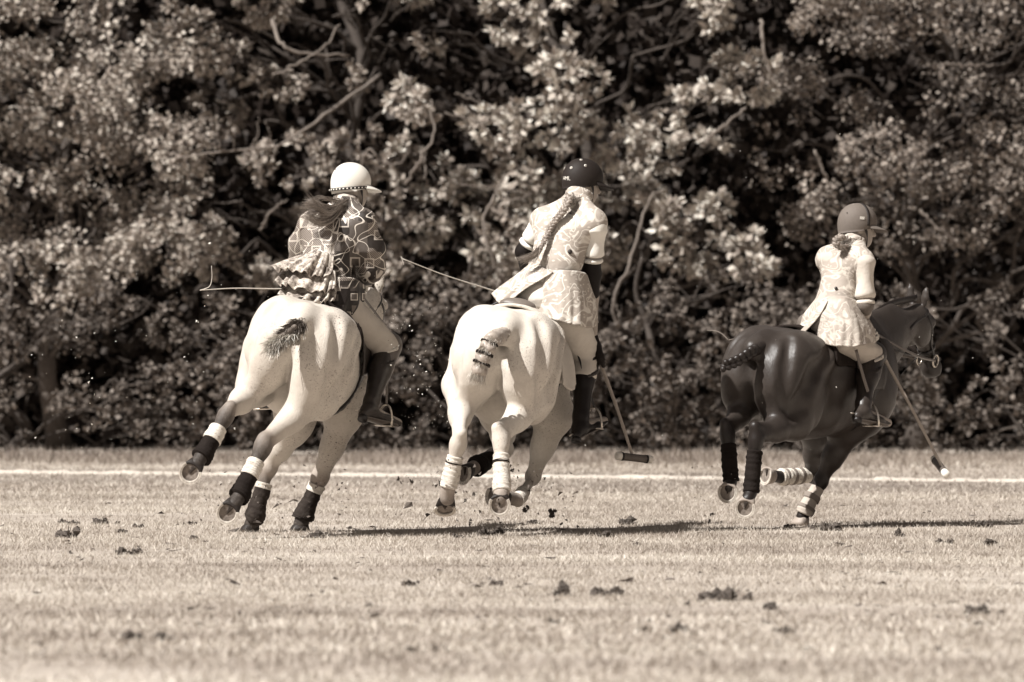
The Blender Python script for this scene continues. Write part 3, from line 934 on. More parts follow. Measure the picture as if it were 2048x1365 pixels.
def wrap(parent, name, pts, rads, mat, n=14, ridge=0.0025, turns=9, ns=None, smooth=True):
    """bandage or boot wound around a stretch of leg"""
    pts = [np.asarray(p, float) for p in pts]
    m = ns or 34
    c = spline(pts, m); r = np.array(fspline(rads, m))
    u = np.linspace(0, 1, m)
    r = r + ridge * np.abs(np.sin(u * math.pi * turns)) + 0.0012 * np.sin(u * 47)
    v, f = tube(c, r, n)
    sd_ = int(abs(pts[0][0] * 97 + pts[0][2] * 31)) % 50
    cc = np.repeat(c, n, 0); d_ = v - cc; L_ = np.linalg.norm(d_, axis=1)[:, None] + 1e-9
    ang = np.tile(np.arange(n) / n * 2 * math.pi, m); uu = np.repeat(u, n)
    if ridge > 0: v = v + d_ / L_ * (0.0022 * vnoise(v, 60, sd_) + 0.0016 * np.sin(uu * math.pi * 2 * turns * 0.5 + ang))[:, None]
    # slight slant of the turns
    return obj(name, v, f, mat, parent, smooth=smooth)

def lerp(a, b, t): return np.asarray(a, float) + (np.asarray(b, float) - np.asarray(a, float)) * t

def horse(spec):
    F = Frame(spec['heading'], spec['bank'], spec['pitch'], spec['scale'], (-0.74, 0, 1.30), P(*spec['tail']))
    s = F.s
    S = SDF(); TS = SDF()
    w = F.w
    R = F.R
    val = spec.get('val', 1.0); dk = spec.get('leg_val', 0.12)
    def e(c, r, k=0.08, v=None, op=1, both=True, tor=True, rot=None):
        RR = R if rot is None else R @ rot
        S.ell(w(*c), np.array(r) * s, RR, k * s, val if v is None else v, op)
        if tor: TS.p.append(S.p[-1])
    def rotx(a):
        a = math.radians(a); return np.array([[1, 0, 0], [0, math.cos(a), -math.sin(a)], [0, math.sin(a), math.cos(a)]])
    def roty(a):
        a = math.radians(a); return np.array([[math.cos(a), 0, math.sin(a)], [0, 1, 0], [-math.sin(a), 0, math.cos(a)]])
    e((0.10, 0, 1.06), (0.66, 0.288, 0.345))                       # barrel
    e((-0.16, 0, 1.05), (0.42, 0.285, 0.32), 0.1)                 # flank
    e((0.48, 0, 1.10), (0.34, 0.27, 0.36), 0.10)                  # chest
    for y in (-1, 1):
        e((0.50, y * 0.15, 1.08), (0.19, 0.13, 0.33), 0.08)       # shoulder blades
    e((0.34, 0, 1.37), (0.30, 0.085, 0.14), 0.14)                 # withers
    e((-0.18, 0, 1.27), (0.42, 0.22, 0.155), 0.12)                # loin
    e((-0.48, 0, 1.25), (0.34, 0.17, 0.185), 0.10)                # croup ridge
    for y in (-1, 1):
        e((-0.46, y * 0.145, 1.19), (0.32, 0.185, 0.255), 0.05)   # glutes
        e((-0.30, y * 0.235, 1.28), (0.10, 0.075, 0.08), 0.10)    # point of hip
        e((-0.60, y * 0.150, 1.08), (0.220, 0.152, 0.225), 0.05)   # hamstrings
        e((-0.70, y * 0.095, 1.12), (0.11, 0.085, 0.17), 0.05)    # point of buttock
        e((-0.42, y * 0.205, 1.00), (0.20, 0.125, 0.235), 0.03)    # thigh
    S.cone(w(-0.70, 0, 1.33), w(-0.86, 0, 1.10), 0.028 * s, 0.034 * s, 0.05 * s, val, -1)   # cleft below the tail
    S.cone(w(-0.86, 0, 1.10), w(-0.84, 0, 0.75), 0.034 * s, 0.05 * s, 0.06 * s, val, -1)
    S.cone(w(-0.55, 0, 1.475), w(-0.20, 0, 1.46), 0.012 * s, 0.010 * s, 0.06 * s, val, -1)
    S.cone(w(-0.62, 0, 1.36), w(-0.79, 0, 1.315), 0.058 * s, 0.050 * s, 0.07 * s, val)       # dock
    fl = F.d(0, 1, 0)
    J = {}
    for side, y in (('L', 1), ('R', -1)):
        st, hk, ft, so = [PX(q) for q in spec[side + 'H'][:4]]
        nrm, toe = spec[side + 'H'][4:6]
        hip = w(-0.46, y * 0.17, 1.08)
        but = w(-0.66, y * 0.14, 0.98)
        S.cone(hip, st, 0.172 * s, 0.112 * s, 0.028 * s, val)
        S.cone(but, lerp(st, hk, 0.45), 0.125 * s, 0.060 * s, 0.045 * s, val)
        S.cone(st, lerp(st, hk, 0.55), 0.115 * s, 0.066 * s, 0.04 * s, val)
        S.cone(lerp(st, hk, 0.5), lerp(st, hk, 0.95), 0.068 * s, 0.037 * s, 0.04 * s, val)
        # gaskin tendon and point of hock
        back = unit(np.cross(np.cross(hk - st, ft - hk), unit(ft - st))) if np.linalg.norm(np.cross(hk - st, ft - hk)) > 1e-6 else V(0, -1, 0)
        bk = unit((hk - (st + ft) / 2)); 
        poh = hk + bk * 0.034 * s - unit(ft - hk) * 0.062 * s
        S.cone(lerp(st, hk, 0.35) + bk * 0.03 * s, poh, 0.040 * s, 0.026 * s, 0.05 * s, val)
        S.cone(poh, lerp(hk, ft, 0.12), 0.034 * s, 0.040 * s, 0.03 * s, dk * 1.0 + 0.0)
        S.ell(hk, np.array([0.045, 0.050, 0.054]) * s, None, 0.03 * s, spec.get('hock_val', dk))
        S.cone(lerp(hk, ft, 0.05), lerp(hk, ft, 0.6), 0.044 * s, 0.032 * s, 0.03 * s, dk)
        S.cone(lerp(hk, ft, 0.6), ft, 0.032 * s, 0.040 * s, 0.02 * s, dk)
        cor = lerp(ft, so, 0.52)
        S.cone(ft, cor, 0.041 * s, 0.044 * s, 0.02 * s, spec.get('pastern', dk))
        hoof(None, cor, so, nrm, toe, M['hoof_dark']) if False else None
        J[side + 'H'] = (st, hk, ft, cor, so, nrm, toe)
        el, kn, ft, so = [PX(q) for q in spec[side + 'F'][:4]]
        nrm, toe = spec[side + 'F'][4:6]
        sh = w(0.46, y * 0.15, 0.98)
        S.cone(sh, el, 0.16 * s, 0.115 * s, 0.08 * s, val)
        S.cone(el, lerp(el, kn, 0.55), 0.112 * s, 0.068 * s, 0.05 * s, val)
        S.cone(lerp(el, kn, 0.5), lerp(el, kn, 0.95), 0.070 * s, 0.046 * s, 0.04 * s, val if spec.get('knee_pale', True) else dk * 2)
        S.ell(kn, np.array([0.050, 0.052, 0.058]) * s, None, 0.03 * s, spec.get('knee_val', dk))
        S.cone(kn, lerp(kn, ft, 0.6), 0.043 * s, 0.031 * s, 0.03 * s, dk)
        S.cone(lerp(kn, ft, 0.6), ft, 0.031 * s, 0.039 * s, 0.02 * s, dk)
        cor = lerp(ft, so, 0.52)
        S.cone(ft, cor, 0.040 * s, 0.044 * s, 0.02 * s, spec.get('pastern', dk))
        J[side + 'F'] = (el, kn, ft, cor, so, nrm, toe)
    for y in (-1, 1):                                               # muscle grooves: hamstring, flank, hip
        S.cone(w(-0.52, y * 0.335, 1.26), w(-0.67, y * 0.285, 0.92), 0.030 * s, 0.034 * s, 0.06 * s, val, -1)
        S.cone(w(-0.20, y * 0.345, 1.16), w(-0.18, y * 0.325, 0.84), 0.050 * s, 0.075 * s, 0.09 * s, val, -1)
    def groove(path, depth, rr, k):
        out = []
        for p in path:
            c = np.array([-0.42, 0, p[2]]); d_ = unit(np.array(p, float) - c)
            X = F.o + ((c + np.linspace(0.02, 0.6, 150)[:, None] * d_) * s) @ R.T
            ins = np.where(S.at(X) < 0)[0]
            out.append(X[ins[-1]] + R @ d_ * (rr - depth) * s)
        for a_, b_ in zip(out[:-1], out[1:]):
            S.cone(a_, b_, rr * s, rr * s, k * s, val, -1)
    for y in (-1, 1):
        groove([(-0.60, y * 0.150, 1.40), (-0.68, y * 0.205, 1.24), (-0.72, y * 0.230, 1.08), (-0.70, y * 0.25, 0.95)], 0.013, 0.030, 0.05)
        groove([(-0.34, y * 0.22, 1.36), (-0.48, y * 0.30, 1.22), (-0.56, y * 0.32, 1.08), (-0.56, y * 0.33, 0.96)], 0.010, 0.032, 0.05)
    # neck and head
    poll, nose = PX(spec['poll']), PX(spec['nose'])
    nb = w(0.58, 0, 1.20); nt = w(0.42, 0, 1.36)
    hd = unit(nose - poll); side = unit(np.cross(hd, F.d(0, 0, 1)));
    if np.dot(side, F.d(0, -1, 0)) < 0: side = -side              # side = to the right
    upf = unit(np.cross(side, hd))                                   # towards the forehead
    if np.dot(upf, F.d(1, 0, 1)) < 0: upf = -upf
    Lh = np.linalg.norm(nose - poll)
    S.cone(nb, lerp(nb, poll, 0.5) + F.d(0, 0, -1) * 0.03, 0.235 * s, 0.155 * s, 0.10 * s, val, flat=side, f=0.62)
    S.cone(nt, lerp(nt, poll, 0.55) + F.d(0, 0, 1) * 0.02, 0.12 * s, 0.105 * s, 0.10 * s, val, flat=side, f=0.55)
    S.cone(lerp(nb, poll, 0.45), poll + hd * 0.06 * s - upf * 0.03, 0.165 * s, 0.095 * s, 0.08 * s, val, flat=side, f=0.66)
    RH = np.stack([hd, side, upf], 1)
    hw = lambda a, b, c: poll + hd * a * Lh + side * b * s + upf * c * s
    S.ell(hw(0.20, 0, -0.045), np.array([0.13, 0.095, 0.10]) * s, RH, 0.05 * s, val)
    for y in (-1, 1):
        S.ell(hw(0.27, y * 0.045, -0.085), np.array([0.105, 0.035, 0.085]) * s, RH, 0.04 * s, val)     # cheeks
        S.ell(hw(0.25, y * 0.078, 0.035), np.array([0.035, 0.020, 0.024]) * s, RH, 0.03 * s, val)       # brow
        S.cone(hw(0.92, y * 0.040, 0.005), hw(0.97, y * 0.045, -0.02), 0.026 * s, 0.022 * s, 0.02 * s, val * 0.7)
        ear0 = hw(-0.02, y * 0.050, 0.035); ear1 = ear0 + (unit(-hd * 0.25 + upf * 0.35 + V(0, 0, 1.0)) * 0.10 + side * y * 0.012) * s
        S.chain([ear0, lerp(ear0, ear1, 0.4), lerp(ear0, ear1, 0.85), lerp(ear0, ear1, 1.3)], [0.020 * s, 0.028 * s, 0.022 * s, 0.005 * s], 0.015 * s, val, 1, hd, 0.6)
        ec = lerp(ear0, ear1, 0.75) + unit(side * y * 0.8 + hd * 0.6) * 0.026 * s
        S.cone(lerp(ear0, ear1, 0.35) + unit(side * y * 0.8 + hd * 0.6) * 0.024 * s, lerp(ear0, ear1, 1.2) + unit(side * y * 0.8 + hd * 0.6) * 0.018 * s, 0.008 * s, 0.005 * s, 0.010 * s, val, -1)
    S.cone(hw(0.25, 0, 0.0), hw(0.85, 0, -0.012), 0.082 * s, 0.055 * s, 0.05 * s, val, flat=side, f=0.85)
    S.ell(hw(0.92, 0, -0.02), np.array([0.065, 0.058, 0.060]) * s, RH, 0.05 * s, val * 0.8)
    S.ell(hw(0.88, 0, -0.07), np.array([0.055, 0.042, 0.035]) * s, RH, 0.04 * s, val * 0.7)
    v, f = S.mesh(0.0105)
    v = relax(v, f, 1, 0.4)
    N = vnormals(v, f)
    v = v + N * (0.0045 * vnoise(v, 9, 8) + 0.0026 * (1 - 2 * np.abs(vnoise(v, 17, 9))) + 0.0012 * vnoise(v, 45, 10))[:, None]
    tn = S.tones(v, 0.022)
    bz = spec['base']
    root = empty('horse', bz, spec['label'], 'horse', None)
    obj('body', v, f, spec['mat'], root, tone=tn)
    for k in ('LH', 'RH', 'LF', 'RF'):
        a, b, ft, cor, so, nrm, toe = J[k]
        hoof(root, cor, so, nrm, toe, spec.get('hoof', M['hoof_dark']), size=spec.get('hoof_size', 1.0))
    for y in (-1, 1):
        c = hw(0.26, y * 0.088, 0.012)
        o = SDF().ell(c, np.array([0.02, 0.012, 0.016]) * s, RH, 0.01)
        ve, fe = o.mesh(0.004)
        obj('eye', ve, fe, M['eye'], root)
    spec['F'] = F; spec['S'] = S; spec['TS'] = TS; spec['J'] = J; spec['root'] = root
    spec['hw'] = hw; spec['RH'] = RH; spec['head'] = (hd, side, upf, Lh); spec['nb'] = nb; spec['nt'] = nt
    return root

def hug(spec, xs, phis, off, zc=1.06, xtilt=0.0):
    """points on the horse's trunk around the station x at angle phi (0 = top, + = right), pushed out by off"""
    F, TS = spec['F'], spec['TS']
    xs = np.asarray(xs, float); phis = np.asarray(phis, float)
    r = np.linspace(0.03, 0.62, 120)
    ph = np.radians(phis)
    dr = np.stack([np.full(xs.shape, xtilt), -np.sin(ph), np.cos(ph)], -1)
    c0 = np.stack([xs, np.zeros(xs.shape), np.full(xs.shape, zc)], -1)
    loc = c0[..., None, :] + r[:, None] * dr[..., None, :]
    W = F.o + (loc * F.s) @ F.R.T
    ins = TS.at(W) < 0
    k = np.where(ins.any(-1), len(r) - 1 - np.argmax(ins[..., ::-1], -1), 40)
    base = np.take_along_axis(W, k[..., None, None].repeat(3, -1), -2)[..., 0, :]
    return base + dr @ F.R.T / np.linalg.norm(dr, axis=-1)[..., None] * off

def hugsheet(spec, x0, x1, phi0, phi1, off, th, nx=16, nphi=40, xfun=None, zc=1.06):
    """sheet wrapped over the trunk"""
    ph = np.linspace(phi0, phi1, nphi); u = np.linspace(0, 1, nx)
    X = np.zeros((nx, nphi)); PH = np.zeros((nx, nphi))
    for j in range(nphi):
        a, b = (x0, x1) if xfun is None else xfun(ph[j])
        X[:, j] = a + (b - a) * u; PH[:, j] = ph[j]
    A = hug(spec, X, PH, off + th, zc); B = hug(spec, X, PH, off, zc)
    # smooth
    for _ in range(2):
        for Q in (A, B):
            Q[1:-1, 1:-1] = 0.5 * Q[1:-1, 1:-1] + 0.125 * (Q[2:, 1:-1] + Q[:-2, 1:-1] + Q[1:-1, 2:] + Q[1:-1, :-2])
    n = nx * nphi
    f = grid_faces(nx, nphi); f2 = [tuple(i + n for i in reversed(q)) for q in f]
    nu, nv = nphi, nx
    ring = [j for j in range(nu)] + [i * nu + nu - 1 for i in range(1, nv)] + \
           [(nv - 1) * nu + j for j in range(nu - 2, -1, -1)] + [i * nu for i in range(nv - 2, 0, -1)]
    rim = [(b, a, a + n, b + n) for a, b in zip(ring, ring[1:] + ring[:1])]
    return np.vstack([A.reshape(-1, 3), B.reshape(-1, 3)]), f + f2 + rim

def saddle(spec, label, pad_mat, pad=True, seat='leather', flap='leather', pad_x=(-0.26, 0.42), pad_phi=(-72, 72), cant=0.0):
    F = spec['F']; w = F.w; s = F.s
    root = empty('saddle', w(0.1, 0, 1.4), label, 'saddle')
    if pad:
        v, f = hugsheet(spec, pad_x[0], pad_x[1], pad_phi[0], pad_phi[1], 0.004, 0.018, 18, 44,
                        xfun=lambda p: (pad_x[0] - 0.03 * math.cos(math.radians(p * 1.2)), pad_x[1]))
        v = v + (0.003 * vnoise(v, 30, 4))[:, None] * F.d(0, 0, 1)
        obj('saddle_pad', v, f, pad_mat, root)
    for sg in (-1, 1):
        v, f = hugsheet(spec, 0.0, 0.36, sg * 16, sg * 88, 0.026, 0.012, 14, 26,
                        xfun=lambda p: (0.02 + 0.0006 * abs(p), 0.30 + 0.10 * math.sin(math.radians(abs(p) * 1.6))))
        obj('flap', v, f, M[flap], root)
    # seat with raised cantle
    S = SDF()
    S.ell(w(0.10, 0, 1.435), np.array([0.24, 0.13, 0.045]) * s, F.R, 0.04, 1)
    S.ell(w(-0.10, 0, 1.448 + cant * 0.5), np.array([0.045, 0.110, 0.045 + cant * 0.6]) * s, F.R, 0.05, 1)
    S.ell(w(0.30, 0, 1.475), np.array([0.05, 0.09, 0.06]) * s, F.R, 0.05, 1)
    v, f = S.mesh(0.009)
    st = obj('seat', v, f, M[seat], root)
    v, f = tube(spline([w(-0.13, -0.130, 1.425), w(-0.142, -0.08, 1.445), w(-0.145, 0, 1.450), w(-0.142, 0.08, 1.445), w(-0.13, 0.130, 1.425)], 24), 0.012, 8)
    obj('cantle_trim', v, f, M['leather_black'], st)
    # girth
    ph = np.linspace(75, 285, 60); G1 = hug(spec, np.full(60, 0.27), ph, 0.010); G2 = hug(spec, np.full(60, 0.36), ph, 0.010)
    G3 = hug(spec, np.full(60, 0.27), ph, 0.0); G4 = hug(spec, np.full(60, 0.36), ph, 0.0)
    v = np.stack([G1, G2, G4, G3], 1).reshape(-1, 3)
    obj('girth', v, grid_faces(60, 4, True), M['leather_black'], root)
    return root

def stirrup(root, pts, tread, up, fwd, mat='leather'):
    """leather strap down to an iron; tread = centre of the foot plate"""
    tread = np.asarray(tread, float); up = unit(up); fwd = unit(fwd - up * np.dot(fwd, up)); sd = np.cross(up, fwd)
    top = tread + up * 0.135
    q = spline([PX(p) for p in pts] + [top], 20)
    st = obj('stirrup_leather', *tube(q, (0.013, 0.003), 8, flat=sd), M[mat], root)
    a = np.linspace(0, math.pi, 18)
    arch = [tread + sd * 0.062 * math.cos(t) * (1 - 0.12 * math.sin(t)) + up * (0.128 * math.sin(t) ** 0.75) for t in a]
    mb = MB(); mb.add(*tube(np.array(arch), (0.0055, 0.008), 8, flat=fwd))
    mb.add(*tube(np.array([tread - sd * 0.064, tread, tread + sd * 0.064]), (0.006, 0.024), 10, flat=fwd))
    obj('stirrup_iron', *mb.get(), M['metal'], root)

def strands(roots, guides, rad, seed, n=9, jit=0.03, sides=3, wave=0.0):
    """hair: each strand follows a jittered guide curve from its root"""
    r = np.random.default_rng(seed); V_, F_, T_ = [], [], []; k = 0
    for i, rt in enumerate(roots):
        g = np.asarray(guides[i % len(guides)], float)
        c = spline(g - g[0] + rt, n)
        u = np.linspace(0, 1, n)[:, None]
        c = c + r.normal(0, jit, 3) * u ** 1.2 + r.normal(0, jit * 0.5, 3) * np.sin(u * 3.1 + r.uniform(0, 3)) * u
        if wave: c = c + wave * np.sin(u * r.uniform(10, 20) + r.uniform(0, 6)) * r.normal(size=3) * u
        v, f = tube(c, rad * r.uniform(0.6, 1.3) * (1 - 0.85 * u[:, 0]), sides, cap=False)
        V_.append(v); F_ += [tuple(a + k for a in q) for q in f]; k += len(v)
        T_.append(np.full(len(v), r.uniform(0.55, 1.5)))
    return np.vstack(V_), F_, np.concatenate(T_)

def zone(p, axis):
    return np.asarray(p) @ np.asarray(axis)

DOWN = (0, 0, -1)
H1 = dict(heading=7, bank=15, pitch=0, scale=1.0, tail=(600, 650, 43.75), base=(P(600, 1064, 44.6)[0], 44.6, 0.0),
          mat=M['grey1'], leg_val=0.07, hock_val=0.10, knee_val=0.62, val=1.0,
          label='pale flea-bitten grey horse galloping away on the left', hoof=M['hoof_dark'],
          LH=[(512, 775, 44.05), (452, 832, 43.55), (405, 912, 43.42), (381, 945, 43.35), (-0.12, -1, -0.16), (-0.55, 0, -0.85)],
          RH=[(632, 790, 43.95), (527, 893, 43.62), (480, 990, 43.5), (455, 1026, 43.42), (-0.12, -1, -0.2), (-0.50, 0, -0.85)],
          LF=[(588, 850, 44.9), (536, 938, 45.0), (510, 1032, 44.98), (497, 1064, 45.0), (0.0, 0, -1), (-0.3, 0.9, 0)],
          RF=[(688, 830, 45.05), (640, 955, 45.28), (606, 1035, 45.3), (598, 1061, 45.3), (0.0, 0, -1), (-0.1, 1, 0)],
          poll=(738, 588, 46.15), nose=(752, 690, 46.55))
H2 = dict(heading=5, bank=8, pitch=2, scale=1.0, tail=(1010, 668, 44.0), base=(P(1000, 1064, 44.9)[0], 44.9, 0.0),
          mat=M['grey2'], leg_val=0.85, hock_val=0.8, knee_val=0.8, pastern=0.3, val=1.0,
          label='near-white grey horse with bandaged legs galloping away in the middle', hoof=M['hoof_dark'],
          LH=[(925, 770, 44.3), (917, 886, 43.9), (897, 974, 43.93), (890, 1019, 44.0), (0.0, -0.5, -0.86), (0.0, 0.86, -0.5)],
          RH=[(1068, 795, 44.25), (1001, 878, 43.85), (1004, 982, 43.75), (999, 1010, 43.68), (0.0, -1, -0.22), (0.0, -0.2, -1)],
          LF=[(1000, 830, 45.2), (1010, 900, 45.75), (955, 932, 45.42), (928, 947, 45.28), (-0.72, -0.68, 0.1), (0.1, 0.1, -1)],
          RF=[(1108, 830, 45.25), (1066, 955, 45.5), (1036, 1000, 45.2), (990, 992, 45.05), (-0.55, -0.82, 0.15), (-0.2, 0, -1)],
          poll=(1105, 560, 46.4), nose=(1125, 665, 46.8))
H3 = dict(heading=35, bank=7, pitch=0, scale=0.94, tail=(1512, 700, 45.75), base=(P(1600, 1052, 46.3)[0], 46.3, 0.0),
          mat=M['bay'], leg_val=0.22, hock_val=0.4, knee_val=0.25, pastern=0.4, val=1.0, hoof=M['hoof_pale'], hoof_size=0.92,
          label='dark bay horse galloping to the right with braided tail',
          LH=[(1498, 800, 46.05), (1455, 868, 45.6), (1462, 963, 45.55), (1455, 985, 45.48), (-0.1, -1, -0.1), (-0.15, 0, -1)],
          RH=[(1588, 846, 45.85), (1512, 878, 45.45), (1502, 985, 45.4), (1490, 1016, 45.33), (-0.1, -1, -0.15), (-0.2, 0, -1)],
          LF=[(1632, 860, 46.95), (1625, 950, 47.15), (1562, 955, 46.95), (1532, 950, 46.85), (-0.75, -0.6, 0.1), (0.1, 0.1, -1)],
          RF=[(1695, 858, 46.62), (1642, 962, 46.65), (1612, 1018, 46.6), (1598, 1050, 46.6), (-0.1, 0, -1), (0.6, 0.7, 0)],
          poll=(1832, 616, 47.25), nose=(1866, 742, 47.60))
for H in (H1, H2, H3):
    horse(H)

def seg(H, leg, t):
    """point on the cannon (0 = hock or knee, 1 = fetlock), on to 2 = coronet"""
    a, b, ft, cor, so, _, _ = H['J'][leg]
    return lerp(b, ft, t) if t <= 1 else lerp(ft, cor, t - 1)

def legwrap(H, leg, name, t0, t1, r0, r1, mat, bulge=None, **kw):
    ts = np.linspace(t0, t1, 4)
    rs = [r0, lerp(r0, r1, 0.33), lerp(r0, r1, 0.66), r1]
    if bulge: rs[2] = float(bulge)
    return wrap(H['root'], name, [seg(H, leg, t) for t in ts], [float(r) for r in rs], M[mat], **kw)

# leg protection, left horse: white wraps over dark dusty boots
for lg in ('LH', 'RH'):
    legwrap(H1, lg, 'leg_bandage', 0.30, 0.62, 0.050, 0.056, 'wrap_white', turns=4)
    legwrap(H1, lg, 'leg_boot', 0.60, 1.25, 0.050, 0.062, 'wrap_dark', bulge=0.062, turns=3)
legwrap(H1, 'LF', 'leg_bandage', 0.30, 0.42, 0.050, 0.052, 'wrap_white', turns=2)
legwrap(H1, 'LF', 'leg_boot', 0.40, 1.35, 0.048, 0.058, 'wrap_dusty', bulge=0.064, turns=4)
legwrap(H1, 'RF', 'leg_bandage', 0.18, 0.36, 0.054, 0.050, 'wrap_white', turns=2)
legwrap(H1, 'RF', 'leg_boot', 0.32, 1.3, 0.046, 0.060, 'wrap_dusty', bulge=0.066, turns=4)
# middle horse: white bandages behind, dark boots in front
for lg in ('LH', 'RH'):
    b = legwrap(H2, lg, 'leg_bandage', 0.30, 1.05, 0.046, 0.052, 'wrap_white', bulge=0.052, turns=13, ridge=0.003)
    q = [seg(H2, lg, 0.42), seg(H2, lg, 0.47)]
    o = wrap(H2['root'], 'tape_band', q, [0.0505, 0.0510], M['wrap_dark'], ns=6, ridge=0.0)
legwrap(H2, 'LF', 'leg_boot', 0.25, 1.4, 0.050, 0.056, 'wrap_dark', bulge=0.064, turns=4)
legwrap(H2, 'RF', 'leg_boot', 0.6, 1.1, 0.040, 0.046, 'wrap_white', turns=4)
# dark horse
for lg in ('LH', 'RH'):
    legwrap(H3, lg, 'leg_bandage', 0.22, 1.0, 0.046, 0.050, 'wrap_dark', bulge=0.048, turns=9, ridge=0.002)
legwrap(H3, 'LF', 'leg_boot', 0.15, 1.1, 0.048, 0.052, 'wrap_white', bulge=0.054, turns=5)
legwrap(H3, 'RF', 'leg_boot', 0.25, 1.6, 0.044, 0.050, 'wrap_grey', bulge=0.056, turns=2)
for t in (0.52, 0.92):
    wrap(H3['root'], 'boot_strap', [seg(H3, 'RF', t), seg(H3, 'RF', t + 0.17)], [0.0535 + 0.006 * (t > .7), 0.0555 + 0.006 * (t > .7)], M['wrap_band'], ns=6, ridge=0.0)
for t in (0.38, 0.62, 0.84):
    wrap(H3['root'], 'boot_strap', [seg(H3, 'LF', t), seg(H3, 'LF', t + 0.09)], [0.0555, 0.0565], M['wrap_band'], ns=6, ridge=0.0)

# tails
def tail_mesh(H, pts, rs, mat, name='tail', noise=0.006, h=0.007, val=1.0):
    S = SDF(); P_ = [PX(p) for p in pts]
    S.chain(P_, rs, 0.02, val)
    v, f = S.mesh(h); N = vnormals(v, f)
    v = v + N * (noise * vnoise(v, 60, 12))[:, None]
    return obj(name, v, f, mat, H['root'], tone=np.full(len(v), val))

t1 = tail_mesh(H1, [(603, 648, 43.74), (588, 655, 43.60), (565, 672, 43.52), (548, 690, 43.48)], [0.020, 0.018, 0.014, 0.010], M['tail_pale'], noise=0.006, val=0.35)
r = np.random.default_rng(5)
rts, gds = [], []
ax0, ax1 = PX((604, 648, 43.70)), PX((540, 698, 43.46))
for i in range(2600):
    u = r.random(); c = lerp(ax0, ax1, u ** 1.25 * 0.92 - 0.04)
    g = r.normal(size=3); g[1] = -abs(g[1]) * 0.8; g = unit(g)
    rt = c + g * 0.034 * (1 - 0.3 * u)
    d_ = unit(unit(ax1 - ax0) * 1.2 + g * (0.25 + 0.25 * u) + r.normal(0, 0.14, 3))
    rts.append(rt); L = r.uniform(0.04, 0.10)
    gds.append([rt, rt + d_ * L * 0.5, rt + d_ * L + V(0, 0, -0.006)])
v, f, tn = strands(rts, gds, 0.0032, 6, n=5, jit=0.010)
tn = tn * np.where(zone(v, (0, 0, 1)) > zone(lerp(ax0, ax1, 0.42), (0, 0, 1)), 0.30, 1.5)
obj('tail_hair', v, f, M['tail_pale'], t1, tone=tn, smooth=False)

t2 = tail_mesh(H2, [(1012, 664, 43.98), (998, 674, 43.85), (984, 681, 43.77), (979, 688, 43.76), (974, 698, 43.74), (969, 708, 43.74), (966, 718, 43.73), (963, 728, 43.74), (959, 740, 43.74), (955, 754, 43.76)],
               [0.040, 0.046, 0.046, 0.032, 0.044, 0.031, 0.042, 0.030, 0.046, 0.030], M['tail_pale'], noise=0.007, val=0.75)
for q in ((979, 686, 43.77), (969, 708, 43.74), (963, 727, 43.74)):
    c = PX(q); a = np.linspace(0, 2 * math.pi, 20)
    ax_ = unit(V(-0.35, -0.1, -0.9)); e1 = unit(np.cross(ax_, V(0, 1, 0))); e2 = np.cross(ax_, e1)
    ring = [c + (e1 * math.cos(t) + e2 * math.sin(t)) * 0.051 for t in a]
    obj('tail_tie', *tube(np.array(ring), (0.005, 0.010), 6, flat=ax_), M['wrap_dark'], t2)
tp = spline([PX(q) for q in [(1010, 666, 43.95), (998, 674, 43.85), (984, 681, 43.77), (974, 698, 43.74), (966, 718, 43.73), (959, 740, 43.74), (954, 758, 43.75)]], 60)
tt, _, _ = frames(tp); rts, gds = [], []
for i in range(1500):
    k = int(r.random() ** 0.8 * 56); g = r.normal(size=3); g[1] -= 0.4; g = unit(g - tt[k] * np.dot(g, tt[k]))
    rt = tp[k] + g * (0.042 - 0.006 * abs(math.sin(k * 0.30))); L = r.uniform(0.02, 0.045) if k < 48 else r.uniform(0.04, 0.085)
    d_ = unit(tt[k] * 1.1 + g * 0.12 + r.normal(0, 0.16, 3))
    rts.append(rt); gds.append([rt, rt + d_ * L * .5 + g * 0.003, rt + d_ * L])
v, f, tn = strands(rts, gds, 0.0019, 8, n=4, jit=0.005)
obj('tail_hair', v, f, M['tail_pale'], t2, tone=tn * 1.15, smooth=False)

ax = [PX(q) for q in [(1522, 694, 45.72), (1500, 706, 45.62), (1475, 722, 45.56), (1446, 733, 45.52)]]
c = spline(ax, 17)
S = SDF()
S.chain([c[0], c[4], c[16]], [0.040, 0.030, 0.018], 0.02)
for i in range(2, 17):
    off = V(0, 0, 1) * 0.018 * (1 if i % 2 else -1) + V(0, -0.018, 0)
    S.ell(c[i] + off, (0.030 - 0.0007 * i, 0.024, 0.021), None, 0.008)
v, f = S.mesh(0.006)
t3 = obj('tail', v, f, M['tail_dark'], H3['root'], tone=np.full(len(v), 1.0))

# manes (hogged, as for play)
for H, mt in ((H1, 'grey1'), (H2, 'grey2'), (H3, 'bay')):
    hd, sdv, upf, Lh = H['head']
    poll = PX(H['poll']); nt = H['nt']
    a = lerp(nt, poll, 0.12) + H['F'].d(0, 0, 1) * 0.11; b = poll + H['F'].d(0, 0, 1) * 0.07 - hd * 0.02
    q = spline([a, lerp(a, b, 0.5) + H['F'].d(0, 0, 1) * 0.035, b], 20)
    v, f = tube(q - H['F'].d(0, 0, 1) * 0.02, (0.010, 0.022), 8, flat=H['F'].d(-0.4, 0, 1))
    obj('mane', v, f, M['tail_dark'] if mt == 'bay' else M['tail_pale'], H['root'], tone=np.full(len(v), 0.8))

